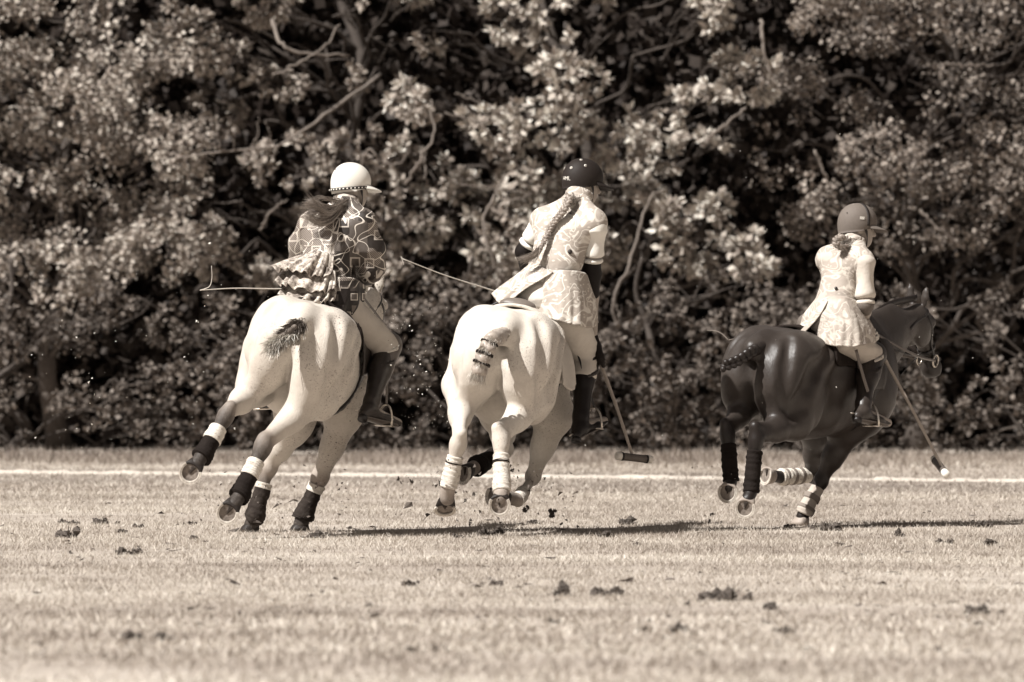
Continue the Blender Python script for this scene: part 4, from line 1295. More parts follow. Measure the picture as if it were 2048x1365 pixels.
# saddles
sd1 = saddle(H1, 'saddle with dark pad under the rider in the patterned jacket', M['pad_dark'], seat='leather', flap='boot_brown', pad_phi=(-60, 60), pad_x=(-0.20, 0.40))
sd2 = saddle(H2, 'saddle with pale quilted pad on the near-white horse', M['pad'], seat='leather_tan', flap='leather_black', pad_phi=(-96, 96), pad_x=(-0.22, 0.40), cant=0.0)
v, f = sheet([[(1078, 634, 44.52), (1096, 648, 44.62), (1118, 660, 44.78)],
              [(1100, 668, 44.46), (1118, 690, 44.56), (1138, 700, 44.74)],
              [(1120, 722, 44.42), (1134, 742, 44.50), (1148, 735, 44.70)],
              [(1128, 768, 44.40), (1142, 782, 44.46), (1153, 768, 44.66)]], 30, 40, 0.012,
             lambda u, v: 0.008 * v * np.sin(7 * u + 4 * v), toward=V(0.4, -0.9, 0))
obj('pad_corner', v, f, M['pad'], sd2)
sd3 = saddle(H3, 'tan-edged dark saddle on the dark bay horse', M['pad_dark'], seat='leather_tan', flap='boot_brown', pad_phi=(-60, 60), cant=0.05)

# ------------------------------------------------------------------ riders
def torso_frame(J):
    up = unit(J['neck'] - J['pelvis'])
    right = unit(J['rsh'] - J['lsh']); fwd = unit(np.cross(up, right))
    if np.dot(fwd, V(0, 1, 0)) < 0: fwd = -fwd
    return up, right, fwd

def torso(S, J, g=0.0, val=1.0, k=0.05, bust=0.0, low=True):
    up, right, fwd = torso_frame(J)
    hr = unit(J['rhip'] - J['lhip'])
    wa, ch, pe = J['waist'], J['chest'], J['pelvis']
    sl = J.get('slim', 1.0); right0 = right; right = right * sl; rw = 0.086 - 0.05 * (1 - sl)
    if low:
        S.cone(pe - hr * 0.06, pe + hr * 0.06, 0.118 + g, 0.118 + g, k, val)
        S.cone(pe - hr * 0.045, wa - right * 0.045, 0.115 + g, rw + 0.002 + g, k, val)
        S.cone(pe + hr * 0.045, wa + right * 0.045, 0.115 + g, rw + 0.002 + g, k, val)
    S.cone(wa - right * 0.05, ch - right * 0.075, rw + g, 0.095 + g, k, val)
    S.cone(wa + right * 0.05, ch + right * 0.075, rw + g, 0.095 + g, k, val)
    S.cone(wa, ch, rw + g, 0.096 + g, k, val)
    for sh, sg in ((J['lsh'], -1), (J['rsh'], 1)):
        S.cone(ch + right * sg * 0.07, lerp(sh, J['neck'], 0.12) - up * 0.02, 0.098 + g, 0.058 + g, k, val)
        S.cone(J['neck'] - up * 0.01, lerp(sh, J['neck'], 0.15), 0.048 + g * 0.8, 0.050 + g, k, val)
        S.ell(ch + fwd * 0.075 + right * sg * 0.07, (0.06 + g, 0.05 + g, 0.06 + g), None, 0.05, val)
    return up, right0, fwd

def head_frame(J):
    f = unit(J['face']); u = unit(J['headup'] - f * np.dot(J['headup'], f)); r = np.cross(f, u)
    return f, u, r

def person(J, label):
    """J: joints in world coordinates"""
    base = J['pelvis'] - V(0, 0, 0.12)
    root = empty('person', base, label, 'person', None)
    S = SDF()
    up, right, fwd = torso(S, J, 0.0)
    f, u, r = head_frame(J); h = J['head']
    S.cone(J['neck'] - up * 0.02, h - u * 0.07 - f * 0.01, 0.056, 0.050, 0.03)
    RH = np.stack([f, r, u], 1)
    S.ell(h, (0.098, 0.076, 0.112), RH, 0.03)
    S.ell(h - u * 0.075 + f * 0.045, (0.052, 0.050, 0.048), RH, 0.04)       # jaw
    S.cone(h + f * 0.096 + u * 0.0, h + f * 0.114 - u * 0.032, 0.009, 0.014, 0.015)  # nose
    S.cone(h + f * 0.088 - u * 0.062 - r * 0.018, h + f * 0.088 - u * 0.062 + r * 0.018, 0.009, 0.009, 0.012)  # lips
    for sg in (-1, 1):
        S.ell(h + r * sg * 0.076 - u * 0.012 - f * 0.005, (0.019, 0.009, 0.030), RH, 0.008)   # ears
        S.ell(h + f * 0.088 + r * sg * 0.032 + u * 0.006, (0.012, 0.014, 0.010), RH, 0.012, 1, -1)  # eye sockets
    for a in ('l', 'r'):
        sh, el, wr = J[a + 'sh'], J[a + 'el'], J[a + 'wr']
        S.cone(sh, lerp(sh, el, 0.5), 0.056, 0.050, 0.03); S.cone(lerp(sh, el, 0.5), el, 0.050, 0.040, 0.02)
        S.cone(el, lerp(el, wr, 0.35), 0.040, 0.042, 0.02); S.cone(lerp(el, wr, 0.35), wr, 0.042, 0.027, 0.02)
        hp, kn, an = J[a + 'hip'], J[a + 'kn'], J[a + 'an']
        S.cone(hp, kn, 0.092, 0.060, 0.05)
        S.cone(kn, lerp(kn, an, 0.35), 0.058, 0.058, 0.03); S.cone(lerp(kn, an, 0.35), an, 0.056, 0.036, 0.03)
        S.cone(an, J[a + 'toe'], 0.038, 0.026, 0.02)
    v, fc = S.mesh(0.0075)
    b = obj('body', v, fc, M['skin'], root)
    for sg in (-1, 1):
        ve, fe = SDF().ell(h + f * 0.079 + r * sg * 0.032 + u * 0.006, (0.012, 0.012, 0.012), RH, 0.01).mesh(0.003)
        obj('eye', ve, fe, M['eye'], root)
    J['root'] = root
    return root

def cloth(root, name, S, mat, h=0.0075, amp=0.004, scale=28, seed=1, aniso=(1, 1, 1), tone=None, clip=None):
    v, f = S.mesh(h)
    if clip is not None:
        keep = clip(v)
        m = keep[f].all(1); f = f[m]
        used = np.unique(f); mp = np.full(len(v), -1); mp[used] = np.arange(len(used)); v = v[used]; f = mp[f]
    N = vnormals(v, f)
    q_ = v * np.array(aniso)
    wr_ = 1.1 * (1 - 2.2 * np.abs(vnoise(q_, scale * 0.38, seed))) + 0.3 * (1 - 2.2 * np.abs(vnoise(q_, scale * 0.8, seed + 50))) + 0.5 * vnoise(q_, scale * 0.3, seed + 9)
    v = v + N * (amp * np.clip(wr_, -1.6, 1.6))[:, None]
    return obj(name, v, f, mat, root, tone=tone)

def breeches(J, mat, g=0.012, seat=True):
    S = SDF(); hr = unit(J['rhip'] - J['lhip'])
    S.cone(J['pelvis'] - hr * 0.06, J['pelvis'] + hr * 0.06, 0.118 + g, 0.118 + g, 0.05)
    S.cone(J['pelvis'], lerp(J['pelvis'], J['waist'], 0.8), 0.125 + g, 0.105 + g, 0.05)
    for a in ('l', 'r'):
        S.cone(J[a + 'hip'], lerp(J[a + 'hip'], J[a + 'kn'], 0.6), 0.100 + g, 0.080 + g, 0.06)
        S.cone(lerp(J[a + 'hip'], J[a + 'kn'], 0.6), J[a + 'kn'], 0.080 + g, 0.064 + g, 0.03)
        S.cone(J[a + 'kn'], lerp(J[a + 'kn'], J[a + 'an'], 0.3), 0.063 + g, 0.050 + g, 0.03)
    return cloth(J['root'], 'breeches', S, mat, 0.008, 0.0050, 40, 3, aniso=(0.5, 0.5, 1.9))

def boots(J, mat, top=0.12):
    for a in ('l', 'r'):
        kn, an, toe = J[a + 'kn'], J[a + 'an'], J[a + 'toe']
        S = SDF(); ax = unit(an - kn)
        S.cone(lerp(kn, an, top), lerp(kn, an, 0.4), 0.066, 0.067, 0.02)
        S.cone(lerp(kn, an, 0.4), lerp(kn, an, 0.85), 0.066, 0.046, 0.03)
        S.cone(lerp(kn, an, 0.85), an, 0.046, 0.046, 0.03)
        ft = unit(toe - an); heel = an + unit(an - kn) * 0.040 - ft * 0.035
        S.cone(an, heel, 0.044, 0.036, 0.02)
        ball = lerp(an, toe, 0.62) + ax * 0.018; tip = toe + ax * 0.010
        S.cone(an + ax * 0.012, ball, 0.042, 0.036, 0.03, flat=ax, f=0.8)
        S.cone(ball, tip, 0.038, 0.026, 0.03, flat=ax, f=0.62)
        # flat cut at the top
        S.cone(lerp(kn, an, top) - ax * 0.10, lerp(kn, an, top) - ax * 0.055, 0.075, 0.075, 0.006, 1, -1)
        b = cloth(J['root'], 'boot', S, mat, 0.007, 0.0022, 40, 5)
        # sole and heel block
        sd = unit(np.cross(ft, ax))
        q = [heel + ax * 0.030, lerp(heel, ball, 0.4) + ax * 0.026, ball + ax * 0.026, tip + ax * 0.016]
        obj('boot_sole', *tube(spline(q, 14), ([0.026, 0.028, 0.030, 0.031, 0.030, 0.031, 0.033, 0.036, 0.038, 0.038, 0.036, 0.032, 0.026, 0.012], 0.008), 10, flat=ax), M['leather'], b)
        obj('boot_heel', *tube(np.array([heel + ax * 0.022, heel + ax * 0.046]), (0.030, 0.030), 12), M['leather_black'], b)
        # ankle strap and spur
        a_ = np.linspace(0, 2 * math.pi, 20)
        e1 = unit(np.cross(ax, ft)); c = an + ax * 0.004
        obj('spur_strap', *tube(np.array([c + (e1 * math.cos(t) + ft * math.sin(t)) * 0.049 for t in a_]), (0.003, 0.007), 6, flat=ax), M['leather_black'], b)
        obj('spur', *tube(np.array([heel - ft * 0.03 - ax * 0.01, heel - ft * 0.055 - ax * 0.012, heel - ft * 0.075 - ax * 0.005]), (0.005, 0.004), 8), M['metal'], b)

def knee_guard(J, mat, sides=('r', 'l'), strap='wrap_white'):
    for a in sides:
        hp, kn, an = J[a + 'hip'], J[a + 'kn'], J[a + 'an']
        front = unit(unit(kn - hp) - unit(an - kn)); 
        S = SDF()
        top = lerp(kn, hp, 0.14); bot = lerp(kn, an, 0.34)
        S.cone(top + front * 0.028, kn + front * 0.030, 0.070, 0.080, 0.03)
        S.cone(kn + front * 0.030, bot + front * 0.026, 0.080, 0.070, 0.03)
        S.cone(top - front * 0.05, bot - front * 0.06, 0.062, 0.060, 0.01, 1, -1)
        g = cloth(J['root'], 'knee_guard', S, mat, 0.007, 0.002, 30, 8)
        ax = unit(an - kn)
        for t, m_ in ((0.09, strap), (0.30, 'boot_brown')):
            c = lerp(kn, an, t); e1 = unit(np.cross(ax, front)); aa = np.linspace(0, 2 * math.pi, 24)
            ring = [c + e1 * math.cos(q) * 0.082 + front * (math.sin(q) * 0.088 + 0.008) for q in aa]
            obj('guard_strap', *tube(np.array(ring), (0.004, 0.013), 6, flat=ax), M[m_], g)

def fist(root, wr, grip, axis, mat, flip=1.0, name='glove', cuff=None):
    """closed hand: wrist at wr, palm wrapped round the handle passing grip along axis; five fingers"""
    y = unit(axis); x = np.asarray(grip, float) - wr; x = unit(x - y * np.dot(x, y)); z = np.cross(x, y) * flip
    o = np.asarray(grip, float) - x * 0.072 - z * 0.028
    W = lambda a, b, c: o + x * a + y * b + z * c
    S = SDF()
    for b in (-0.026, 0.0, 0.026):
        S.cone(W(0.005, b * 0.8, 0), W(0.085, b, 0), 0.014, 0.014, 0.012)
    S.cone(wr, W(0.01, 0, 0), 0.029, 0.024, 0.02)
    for i, (b, L) in enumerate(((0.034, 0.94), (0.012, 1.0), (-0.011, 0.96), (-0.032, 0.82))):
        p = [W(0.086, b, 0.0), W(0.086 + 0.022 * L, b, 0.030 * L), W(0.086 + 0.004, b, 0.058 * L), W(0.086 - 0.026, b, 0.054 * L)]
        S.chain(p, [0.0102, 0.0098, 0.0092, 0.0082], 0.004)
    S.chain([W(0.018, 0.030, 0.006), W(0.048, 0.050, 0.028), W(0.078, 0.046, 0.050), W(0.094, 0.030, 0.060)], [0.014, 0.0115, 0.0105, 0.0088], 0.006)
    v, f = S.mesh(0.0035)
    return obj(name, v, f, mat, root)

def helmet(J, mat, peak_mat, size=1.0, peak_len=0.075, band=None):
    f, u, r = head_frame(J); h = J['head'] + u * 0.035
    RH = np.stack([f, r, u], 1)
    # shell: half ellipsoid with a slight brim dip at the back
    n, m = 40, 18
    vv = []
    for i in range(m):
        t = i / (m - 1)
        for j in range(n):
            a = 2 * math.pi * j / n
            th = t * (math.pi / 2 * 1.34)
            rr = math.sin(th) ** 0.92 if th < math.pi / 2 else math.sin(th) ** 0.6
            z = math.cos(th)
            c = V(math.cos(a) * rr * 0.126, math.sin(a) * rr * 0.106, (z * 0.122 if z > 0 else z * 0.115))
            c[2] -= 0.020 * max(0, -math.cos(a)) * t ** 4
            c[2] += 0.040 * max(0, math.cos(a)) * t ** 4
            vv.append(h + RH @ (c * size))
    v = np.array(vv); fc = grid_faces(m, n, True)
    # inner wall for thickness
    inn = h + (v - h) * 0.955
    N = len(v); fc2 = [tuple(q + N for q in reversed(g)) for g in fc]
    rim = [((m - 1) * n + (j + 1) % n, (m - 1) * n + j, (m - 1) * n + j + N, (m - 1) * n + (j + 1) % n + N) for j in range(n)]
    o = obj('helmet', np.vstack([v, inn]), [tuple(reversed(q)) for q in fc + fc2 + rim], mat, J['root'])
    # peak
    k = 24; rows = []
    for s_ in np.linspace(0, 1, 7):
        row = []
        for a in np.linspace(-1.15, 1.15, k):
            base = V(math.cos(a) * 0.121, math.sin(a) * 0.102, -0.022)
            w = max(0.0, math.cos(a * 1.3)) ** 0.6
            p = base + V(math.cos(a * 0.55), math.sin(a * 0.55) * 0.75, -0.20) * peak_len * s_ * w + V(0, 0, 0.012 * (1 - s_) - 0.010 * (a / 1.15) ** 2 * s_)
            row.append(h + RH @ (p * size))
        rows.append(row)
    A = np.array(rows).reshape(-1, 3); B = A - u * 0.006
    fs = grid_faces(7, k); nn = len(A)
    ring = [j for j in range(k)] + [i * k + k - 1 for i in range(1, 7)] + [6 * k + j for j in range(k - 2, -1, -1)] + [i * k for i in range(5, 0, -1)]
    fs = fs + [tuple(q + nn for q in reversed(g)) for g in fs] + [(b, a, a + nn, b + nn) for a, b in zip(ring, ring[1:] + ring[:1])]
    pk = obj('peak', np.vstack([A, B]), fs, peak_mat, o)
    # harness under the chin
    hw = lambda a, b, c: J['head'] + f * a + r * b + u * c
    q = spline([hw(0.02, 0.088, 0.02), hw(0.045, 0.082, -0.05), hw(0.055, 0.04, -0.118), hw(0.055, -0.04, -0.118), hw(0.045, -0.082, -0.05), hw(0.02, -0.088, 0.02)], 30)
    obj('chin_strap', *tube(q, (0.003, 0.009), 6, flat=u), M['leather_black'], o)
    J['hel'] = (o, h, RH, size)
    return o

def helmet_pt(J, a, el, out=0.0):
    """point on the shell: a = azimuth from the front to the right, el = elevation, degrees"""
    o, h, RH, s = J['hel']; a = math.radians(a); el = math.radians(el)
    rr = math.cos(el) ** 0.92
    c = V(math.cos(a) * rr * 0.126, math.sin(a) * rr * 0.106, math.sin(el) * 0.122) * s
    n = unit(V(math.cos(a) * rr / 0.126, math.sin(a) * rr / 0.106, math.sin(el) / 0.112))
    return h + RH @ (c + n * out), RH @ n

def disc(c, n, r, th=0.002, k=14):
    n = unit(n); e1 = unit(np.cross(n, V(0.3, 0.2, 1))); e2 = np.cross(n, e1)
    a = np.linspace(0, 2 * math.pi, k, endpoint=False)
    ring = c + (np.cos(a)[:, None] * e1 + np.sin(a)[:, None] * e2) * r
    v = np.vstack([ring - n * th, ring * 1.0 + n * th])
    return v, [tuple(range(k))[::-1], tuple(range(k, 2 * k))] + [(i, (i + 1) % k, k + (i + 1) % k, k + i) for i in range(k)]

def sleeve(J, a, t1, mat, r0=0.072, r1=0.056, name='shirt_sleeve', cuff=True, seed=3, amp=0.008):
    sh, el, wr = J[a + 'sh'], J[a + 'el'], J[a + 'wr']
    S = SDF(); S.cone(sh, lerp(sh, el, min(t1, 1.0)), r0, r1, 0.03)
    ax = unit(el - sh); e = lerp(sh, el, t1)
    S.cone(e + ax * (r1 + 0.0), e + ax * (r1 + 0.08), r1 * 1.5, r1 * 1.5, 0.006, 1, -1)
    o = cloth(J['root'], name, S, mat, 0.007, amp, 34, seed, aniso=(0.6, 0.6, 1.6))
    if cuff:
        c0 = e - ax * 0.012 + ax * 0.02; c1 = e + ax * 0.03 + ax * 0.005
        obj('rolled_cuff', *tube(np.array([c0, lerp(c0, c1, .3), lerp(c0, c1, .7), c1]), [r1 * 0.98, r1 * 1.10, r1 * 1.12, r1 * 1.0], 16), mat, o)
    return o

def elbow_guard(J, a, mat, t0=0.75, t1=0.45, r=0.056):
    sh, el, wr = J[a + 'sh'], J[a + 'el'], J[a + 'wr']
    S = SDF(); S.cone(lerp(sh, el, t0), el, r, r * 1.04, 0.02); S.cone(el, lerp(el, wr, t1), r * 1.02, r * 0.82, 0.03)
    ax = unit(el - sh); e = lerp(sh, el, t0)
    S.cone(e - ax * 0.12, e - ax * 0.062, 0.075, 0.075, 0.005, 1, -1)
    return cloth(J['root'], 'elbow_guard', S, mat, 0.006, 0.001, 40, 2)

def mallet(label, hand, tip, head_a, head_b, grip_end, mats=('cane', 'mallet', 'mallet_end')):
    hand, tip, ha, hb, ge = [PX(q) for q in (hand, tip, head_a, head_b, grip_end)]
    root = empty('polo_mallet', tip, label, 'mallet')
    n = 40; q = lerp(hand, tip, 0) + (tip - hand) * np.linspace(0, 1, n)[:, None]
    q = q + np.sin(np.linspace(0, math.pi, n))[:, None] * V(0.006, 0, 0.004)
    rad = np.linspace(0.0115, 0.0085, n)
    for k in (9, 18, 27, 35): rad[k] *= 1.22
    obj('shaft', *tube(q, rad, 10), M[mats[0]], root)
    obj('grip', *tube(np.array([ge, lerp(ge, hand, 0.5), hand + (tip - hand) * 0.05]), [0.016, 0.015, 0.013], 10), M['leather_black'], root)
    ax = unit(hb - ha); L = np.linalg.norm(hb - ha)
    c = np.array([ha + ax * L * t for t in (0, 0.03, 0.2, 0.5, 0.8, 0.97, 1.0)])
    hd = obj('head', *tube(c[1:-1], [0.0225, 0.0245, 0.0235, 0.0245, 0.0225], 18), M[mats[1]], root)
    for a_, b_ in ((0, 0.16), (1, 0.84)):
        p0, p1 = ha + ax * L * a_, ha + ax * L * b_
        obj('head_end', *tube(np.array([p0, lerp(p0, p1, 0.1), lerp(p0, p1, 0.5), p1]), [0.0195, 0.0242, 0.0256, 0.0256], 18), M[mats[2]], hd)
        obj('head_band', *tube(np.array([p1 - ax * 0.006, p1 + ax * 0.006]), 0.0265, 18), M['band_dark'], hd)
    return root

def whip(label, pts, loop, mat='whip', r0=0.0055, r1=0.003):
    q = spline([PX(p) for p in pts], 30)
    root = empty('riding_whip', q[-1], label, 'whip')
    obj('shaft', *tube(q, np.linspace(r1, r0, 30), 6), M[mat], root)
    obj('lash', *tube(spline([PX(p) for p in loop], 20), np.linspace(r1, 0.0016, 20), 5), M[mat], root)
    return root

def braid(root, pts, r, mat, name='braid', tail=True):
    n = 110; c = spline([PX(p) for p in pts], n); t, nn, bb = frames(c)
    u = np.linspace(0, 1, n); R = r * (1 - 0.45 * u)
    L = np.linalg.norm(np.diff(c, axis=0), axis=1).sum()
    ph = u * L / 0.075 * 2 * math.pi
    mb = MB(); T = []
    for k in range(3):
        a = ph + k * 2 * math.pi / 3
        q = c + nn * (np.sin(a) * R * 0.95)[:, None] + bb * (np.sin(2 * a) * R * 0.5)[:, None]
        v, f = tube(q, R * 0.72, 8); mb.add(v, f); T.append(np.full(len(v), (0.85, 1.25, 1.0)[k]))
    rr = np.random.default_rng(4)
    v, f = mb.get()
    b = obj(name, v, f, mat, root, tone=np.concatenate(T))
    # loose hairs along the plait
    rts, gds = [], []
    for i in range(260):
        k = rr.integers(0, n - 6); g = unit(rr.normal(size=3)); rt = c[k] + g * R[k] * 1.2
        rts.append(rt); d = unit(t[k] + g * 0.5); Ls = rr.uniform(0.02, 0.05)
        gds.append([rt, rt + d * Ls * .5, rt + d * Ls])
    v, f, tn = strands(rts, gds, 0.0011, 9, n=4, jit=0.008)
    obj('loose_hair', v, f, mat, b, tone=tn, smooth=False)
    return b, c

def nape_hair(J, mat, seed, n=500, drop=0.05, toward=None, r=0.0022, name='hair', jit=0.012):
    """hair gathered from under the helmet's rim towards a point"""
    f, u, rt = head_frame(J); h = J['head']; rr = np.random.default_rng(seed)
    roots, gds = [], []
    for i in range(n):
        a = rr.uniform(75, 285); el = rr.uniform(-48, -22)
        A = math.radians(a); E = math.radians(el)
        p = h + f * math.cos(A) * math.cos(E) * 0.099 + rt * math.sin(A) * math.cos(E) * 0.080 + u * (math.sin(E) * 0.112)
        tgt = np.asarray(toward, float) + rr.normal(0, 0.012, 3)
        out = unit(p - h) * 0.012
        roots.append(p + out * 0.4); gds.append([p, lerp(p, tgt, 0.5) + out, tgt])
    v, fc, tn = strands(roots, gds, r, seed + 1, n=7, jit=jit)
    return obj(name, v, fc, mat, J['root'], tone=tn, smooth=False)

def text_mesh(s, size):
    cu = bpy.data.curves.new('lettering', 'FONT'); cu.body = s; cu.size = size; cu.extrude = 0.0006; cu.align_x = 'CENTER'
    o = bpy.data.objects.new('lettering', cu); COL.objects.link(o)
    bpy.context.view_layer.update()
    dg = bpy.context.evaluated_depsgraph_get()
    me = o.evaluated_get(dg).to_mesh()
    v = np.array([tuple(p.co) for p in me.vertices]); f = [tuple(p.vertices) for p in me.polygons]
    o.evaluated_get(dg).to_mesh_clear()
    bpy.data.objects.remove(o); bpy.data.curves.remove(cu)
    return v, f

def onto(S, p, off=0.010):
    """slide a point along its line of sight onto the surface of a garment"""
    c = V(0, 0, CAM_H); d = unit(np.asarray(p, float) - c); L0 = np.linalg.norm(np.asarray(p, float) - c)
    t = np.linspace(L0 - 0.5, L0 + 0.4, 400); X = c + t[:, None] * d
    ins = np.where(S.at(X) < 0)[0]
    return X[ins[0]] - d * off if len(ins) else np.asarray(p, float)

def joints(**kw):
    J = {}
    for k, q in kw.items():
        J[k] = np.asarray(q, float) if k in ('face', 'headup') else PX(q)
    return J

# ================= rider on the left horse
J1 = joints(pelvis=(648, 598, 44.52), waist=(655, 528, 44.58), chest=(668, 468, 44.68), neck=(692, 412, 44.76), head=(701, 377, 44.82),
            lsh=(622, 452, 44.80), rsh=(728, 446, 44.58), lel=(602, 530, 44.95), lwr=(640, 566, 45.18), rel=(742, 535, 44.66), rwr=(727, 566, 44.95),
            lhip=(612, 612, 44.56), rhip=(684, 615, 44.52), rkn=(772, 693, 44.86), ran=(738, 822, 44.52), rtoe=(796, 846, 44.70),
            lkn=(535, 690, 45.00), lan=(535, 790, 44.80), ltoe=(522, 806, 45.02),
            face=(0.90, 0.42, -0.08), headup=(0.10, 0.10, 1))
person(J1, 'rider in a dark patterned ruffled jacket and white helmet on the left horse')
R1 = J1['root']
breeches(J1, M['tan_breeches'])
boots(J1, M['boot_brown'])
knee_guard(J1, M['leather'], ('r', 'l'))
S = SDF(); torso(S, J1, 0.022, k=0.05)
for a in ('r', 'l'):
    sh, el, wr = J1[a + 'sh'], J1[a + 'el'], J1[a + 'wr']
    S.cone(sh, lerp(sh, el, 0.55), 0.080, 0.092, 0.05); S.cone(lerp(sh, el, 0.55), el, 0.092, 0.088, 0.04)
    S.cone(el, lerp(el, wr, 0.5), 0.086, 0.060, 0.03); S.cone(lerp(el, wr, .5), lerp(el, wr, 0.8), 0.060, 0.042, 0.02)
JS1 = S
jk = cloth(R1, 'jacket', S, M['jacket1'], 0.0075, 0.007, 22, 6)
# collar
up, right, fwd = torso_frame(J1)
c = J1['neck'] + up * 0.026; aa = np.linspace(0, 2 * math.pi, 26)
obj('collar', *tube(np.array([c + right * math.cos(t) * 0.068 + fwd * math.sin(t) * 0.066 + up * 0.008 * math.sin(t * 2) for t in aa]), (0.007, 0.030), 8, flat=up), M['damask3'], jk)
# hanging skirt of the jacket
def folds(n, amp, seed, p=1.2, ph=0.0):
    return lambda u, v: amp * (v ** p) * (np.sin(2 * math.pi * n * u + ph + 1.6 * np.sin(3.1 * v + seed)) + 0.45 * np.sin(2 * math.pi * n * 2.3 * u + seed * 1.7 + 2 * v))
v, f = sheet([[(580, 560, 44.60), (610, 558, 44.42), (660, 556, 44.36), (705, 556, 44.42), (728, 570, 44.58)],
              [(562, 585, 44.60), (600, 590, 44.38), (655, 596, 44.32), (705, 600, 44.38), (728, 598, 44.58)],
              [(552, 608, 44.60), (590, 616, 44.36), (650, 622, 44.28), (688, 634, 44.36), (722, 618, 44.56)]], 60, 26, 0.006, folds(5, 0.012, 1))
obj('jacket_skirt', v, f, M['jacket1'], jk)
# lace ruffles blowing out to the left
def ruffle(i):
    rr = np.random.default_rng(60 + i); fr = rr.uniform(2, 9, 6); ph = rr.uniform(0, 6.28, 6); am = rr.uniform(0.4, 1.0, 6) / (fr / 3) ** 0.5
    return lambda u, v: 0.013 * (0.25 + v) * sum(a_ * np.sin(2 * math.pi * f_ * u + p_ + 1.2 * v) for a_, f_, p_ in zip(am, fr, ph))
tiers = [([(600, 512, 44.62), (622, 506, 44.46), (648, 505, 44.42), (668, 512, 44.44)], [(560, 528, 44.52), (598, 522, 44.38), (640, 528, 44.34), (664, 540, 44.38)], [(540, 538, 44.42), (580, 540, 44.32), (630, 552, 44.28), (660, 552, 44.32)]),
         ([(592, 535, 44.58), (618, 530, 44.42), (650, 534, 44.36), (672, 545, 44.38)], [(560, 552, 44.48), (598, 552, 44.34), (645, 566, 44.30), (674, 566, 44.34)], [(548, 566, 44.40), (585, 574, 44.28), (640, 584, 44.25), (674, 578, 44.30)]),
         ([(582, 560, 44.54), (612, 560, 44.38), (650, 566, 44.33), (674, 570, 44.36)], [(564, 578, 44.46), (600, 582, 44.32), (648, 594, 44.27), (672, 590, 44.32)], [(556, 592, 44.40), (592, 600, 44.27), (640, 608, 44.23), (668, 602, 44.28)])]
for i, (a, b, c_) in enumerate(tiers):
    v, f = sheet([a, b, c_], 90, 22, 0.004, ruffle(i))
    obj('lace_ruffle', v, f, M['lace'], jk)
# cream emblem printed on the back: a rounded shield ring
em = [P(613 + 13 * math.copysign(abs(math.cos(t)) ** 0.7, math.cos(t)) - 3 * math.sin(t), 474 - 19 * math.copysign(abs(math.sin(t)) ** 0.7, math.sin(t)), 44.645) for t in np.linspace(0, 2 * math.pi, 30)]
em = [onto(JS1, p) for p in em]
obj('printed_emblem', *tube(np.array(em), (0.004, 0.0065), 6, flat=V(1, 0, 0.3)), M['wrap_grey'], jk)
up, right, fwd = torso_frame(J1)
helmet(J1, M['helmet_white'], M['helmet_white'], 1.0, 0.078)
hel, hh, RHm, _ = J1['hel']
q = [];
for a in np.linspace(25, 335, 60):
    p, n_ = helmet_pt(J1, a, -4, 0.0035); q.append(p - RHm[:, 2] * (0.030 - 0.018 * math.cos(math.radians(a))))
q = np.array(q)
hb = obj('helmet_band', *tube(q, (0.003, 0.0095), 6, flat=RHm[:, 2]), M['band_dark'], hel)
mb = MB()
for i in range(2, 58, 2):
    d_ = unit(q[i + 1] - q[i - 1]); n_ = unit(np.cross(d_, RHm[:, 2])); 
    if np.dot(n_, q[i] - hh) < 0: n_ = -n_
    c = q[i] + n_ * 0.0038; z = RHm[:, 2]
    mb.add([c - d_ * 0.0045 - z * 0.004, c + d_ * 0.0045 - z * 0.004, c + d_ * 0.0045 + z * 0.004, c - d_ * 0.0045 + z * 0.004], [(0, 1, 2, 3)])
obj('band_checks', *mb.get(), M['band_white'], hb, smooth=False)
p, n_ = helmet_pt(J1, 180, 35); obj('vent', *disc(p, n_, 0.004), M['band_dark'], hel)
# hair: gathered, then streaming out to the left
hub = PX((678, 410, 44.62))
nape_hair(J1, M['hair'], 31, 500, toward=hub, r=0.0022)
r = np.random.default_rng(8); rts, gds = [], []
for k in range(17):                                    # wind-blown locks
    e = k / 16.0
    tip = P(592 + 26 * r.random() + 30 * abs(e - 0.55), 396 + 52 * e + 4 * r.normal(), 44.42 + 0.07 * r.normal())
    lift = V(0, -0.03, 0.035 * math.sin(6 * e) + 0.015 * r.normal()); sag = V(0, -0.04, -0.045 + 0.02 * r.normal())
    rt0 = hub + V(0.01, 0, 0.02 - 0.05 * e) + r.normal(0, 0.006, 3)
    for i in range(26):
        rt = rt0 + r.normal(0, 0.006, 3); tp = tip + r.normal(0, 0.010, 3) + V(-0.02, 0, 0.02) * r.random()
        rts.append(rt); gds.append([rt, lerp(rt, tp, 0.33) + sag, lerp(rt, tp, 0.68) + lift * 0.5 + sag * 0.5, tp])
v, f, tn = strands(rts, gds, 0.0021, 10, n=13, jit=0.007, wave=0.0015)
obj('ponytail', v, f, M['hair'], R1, tone=tn, smooth=False)
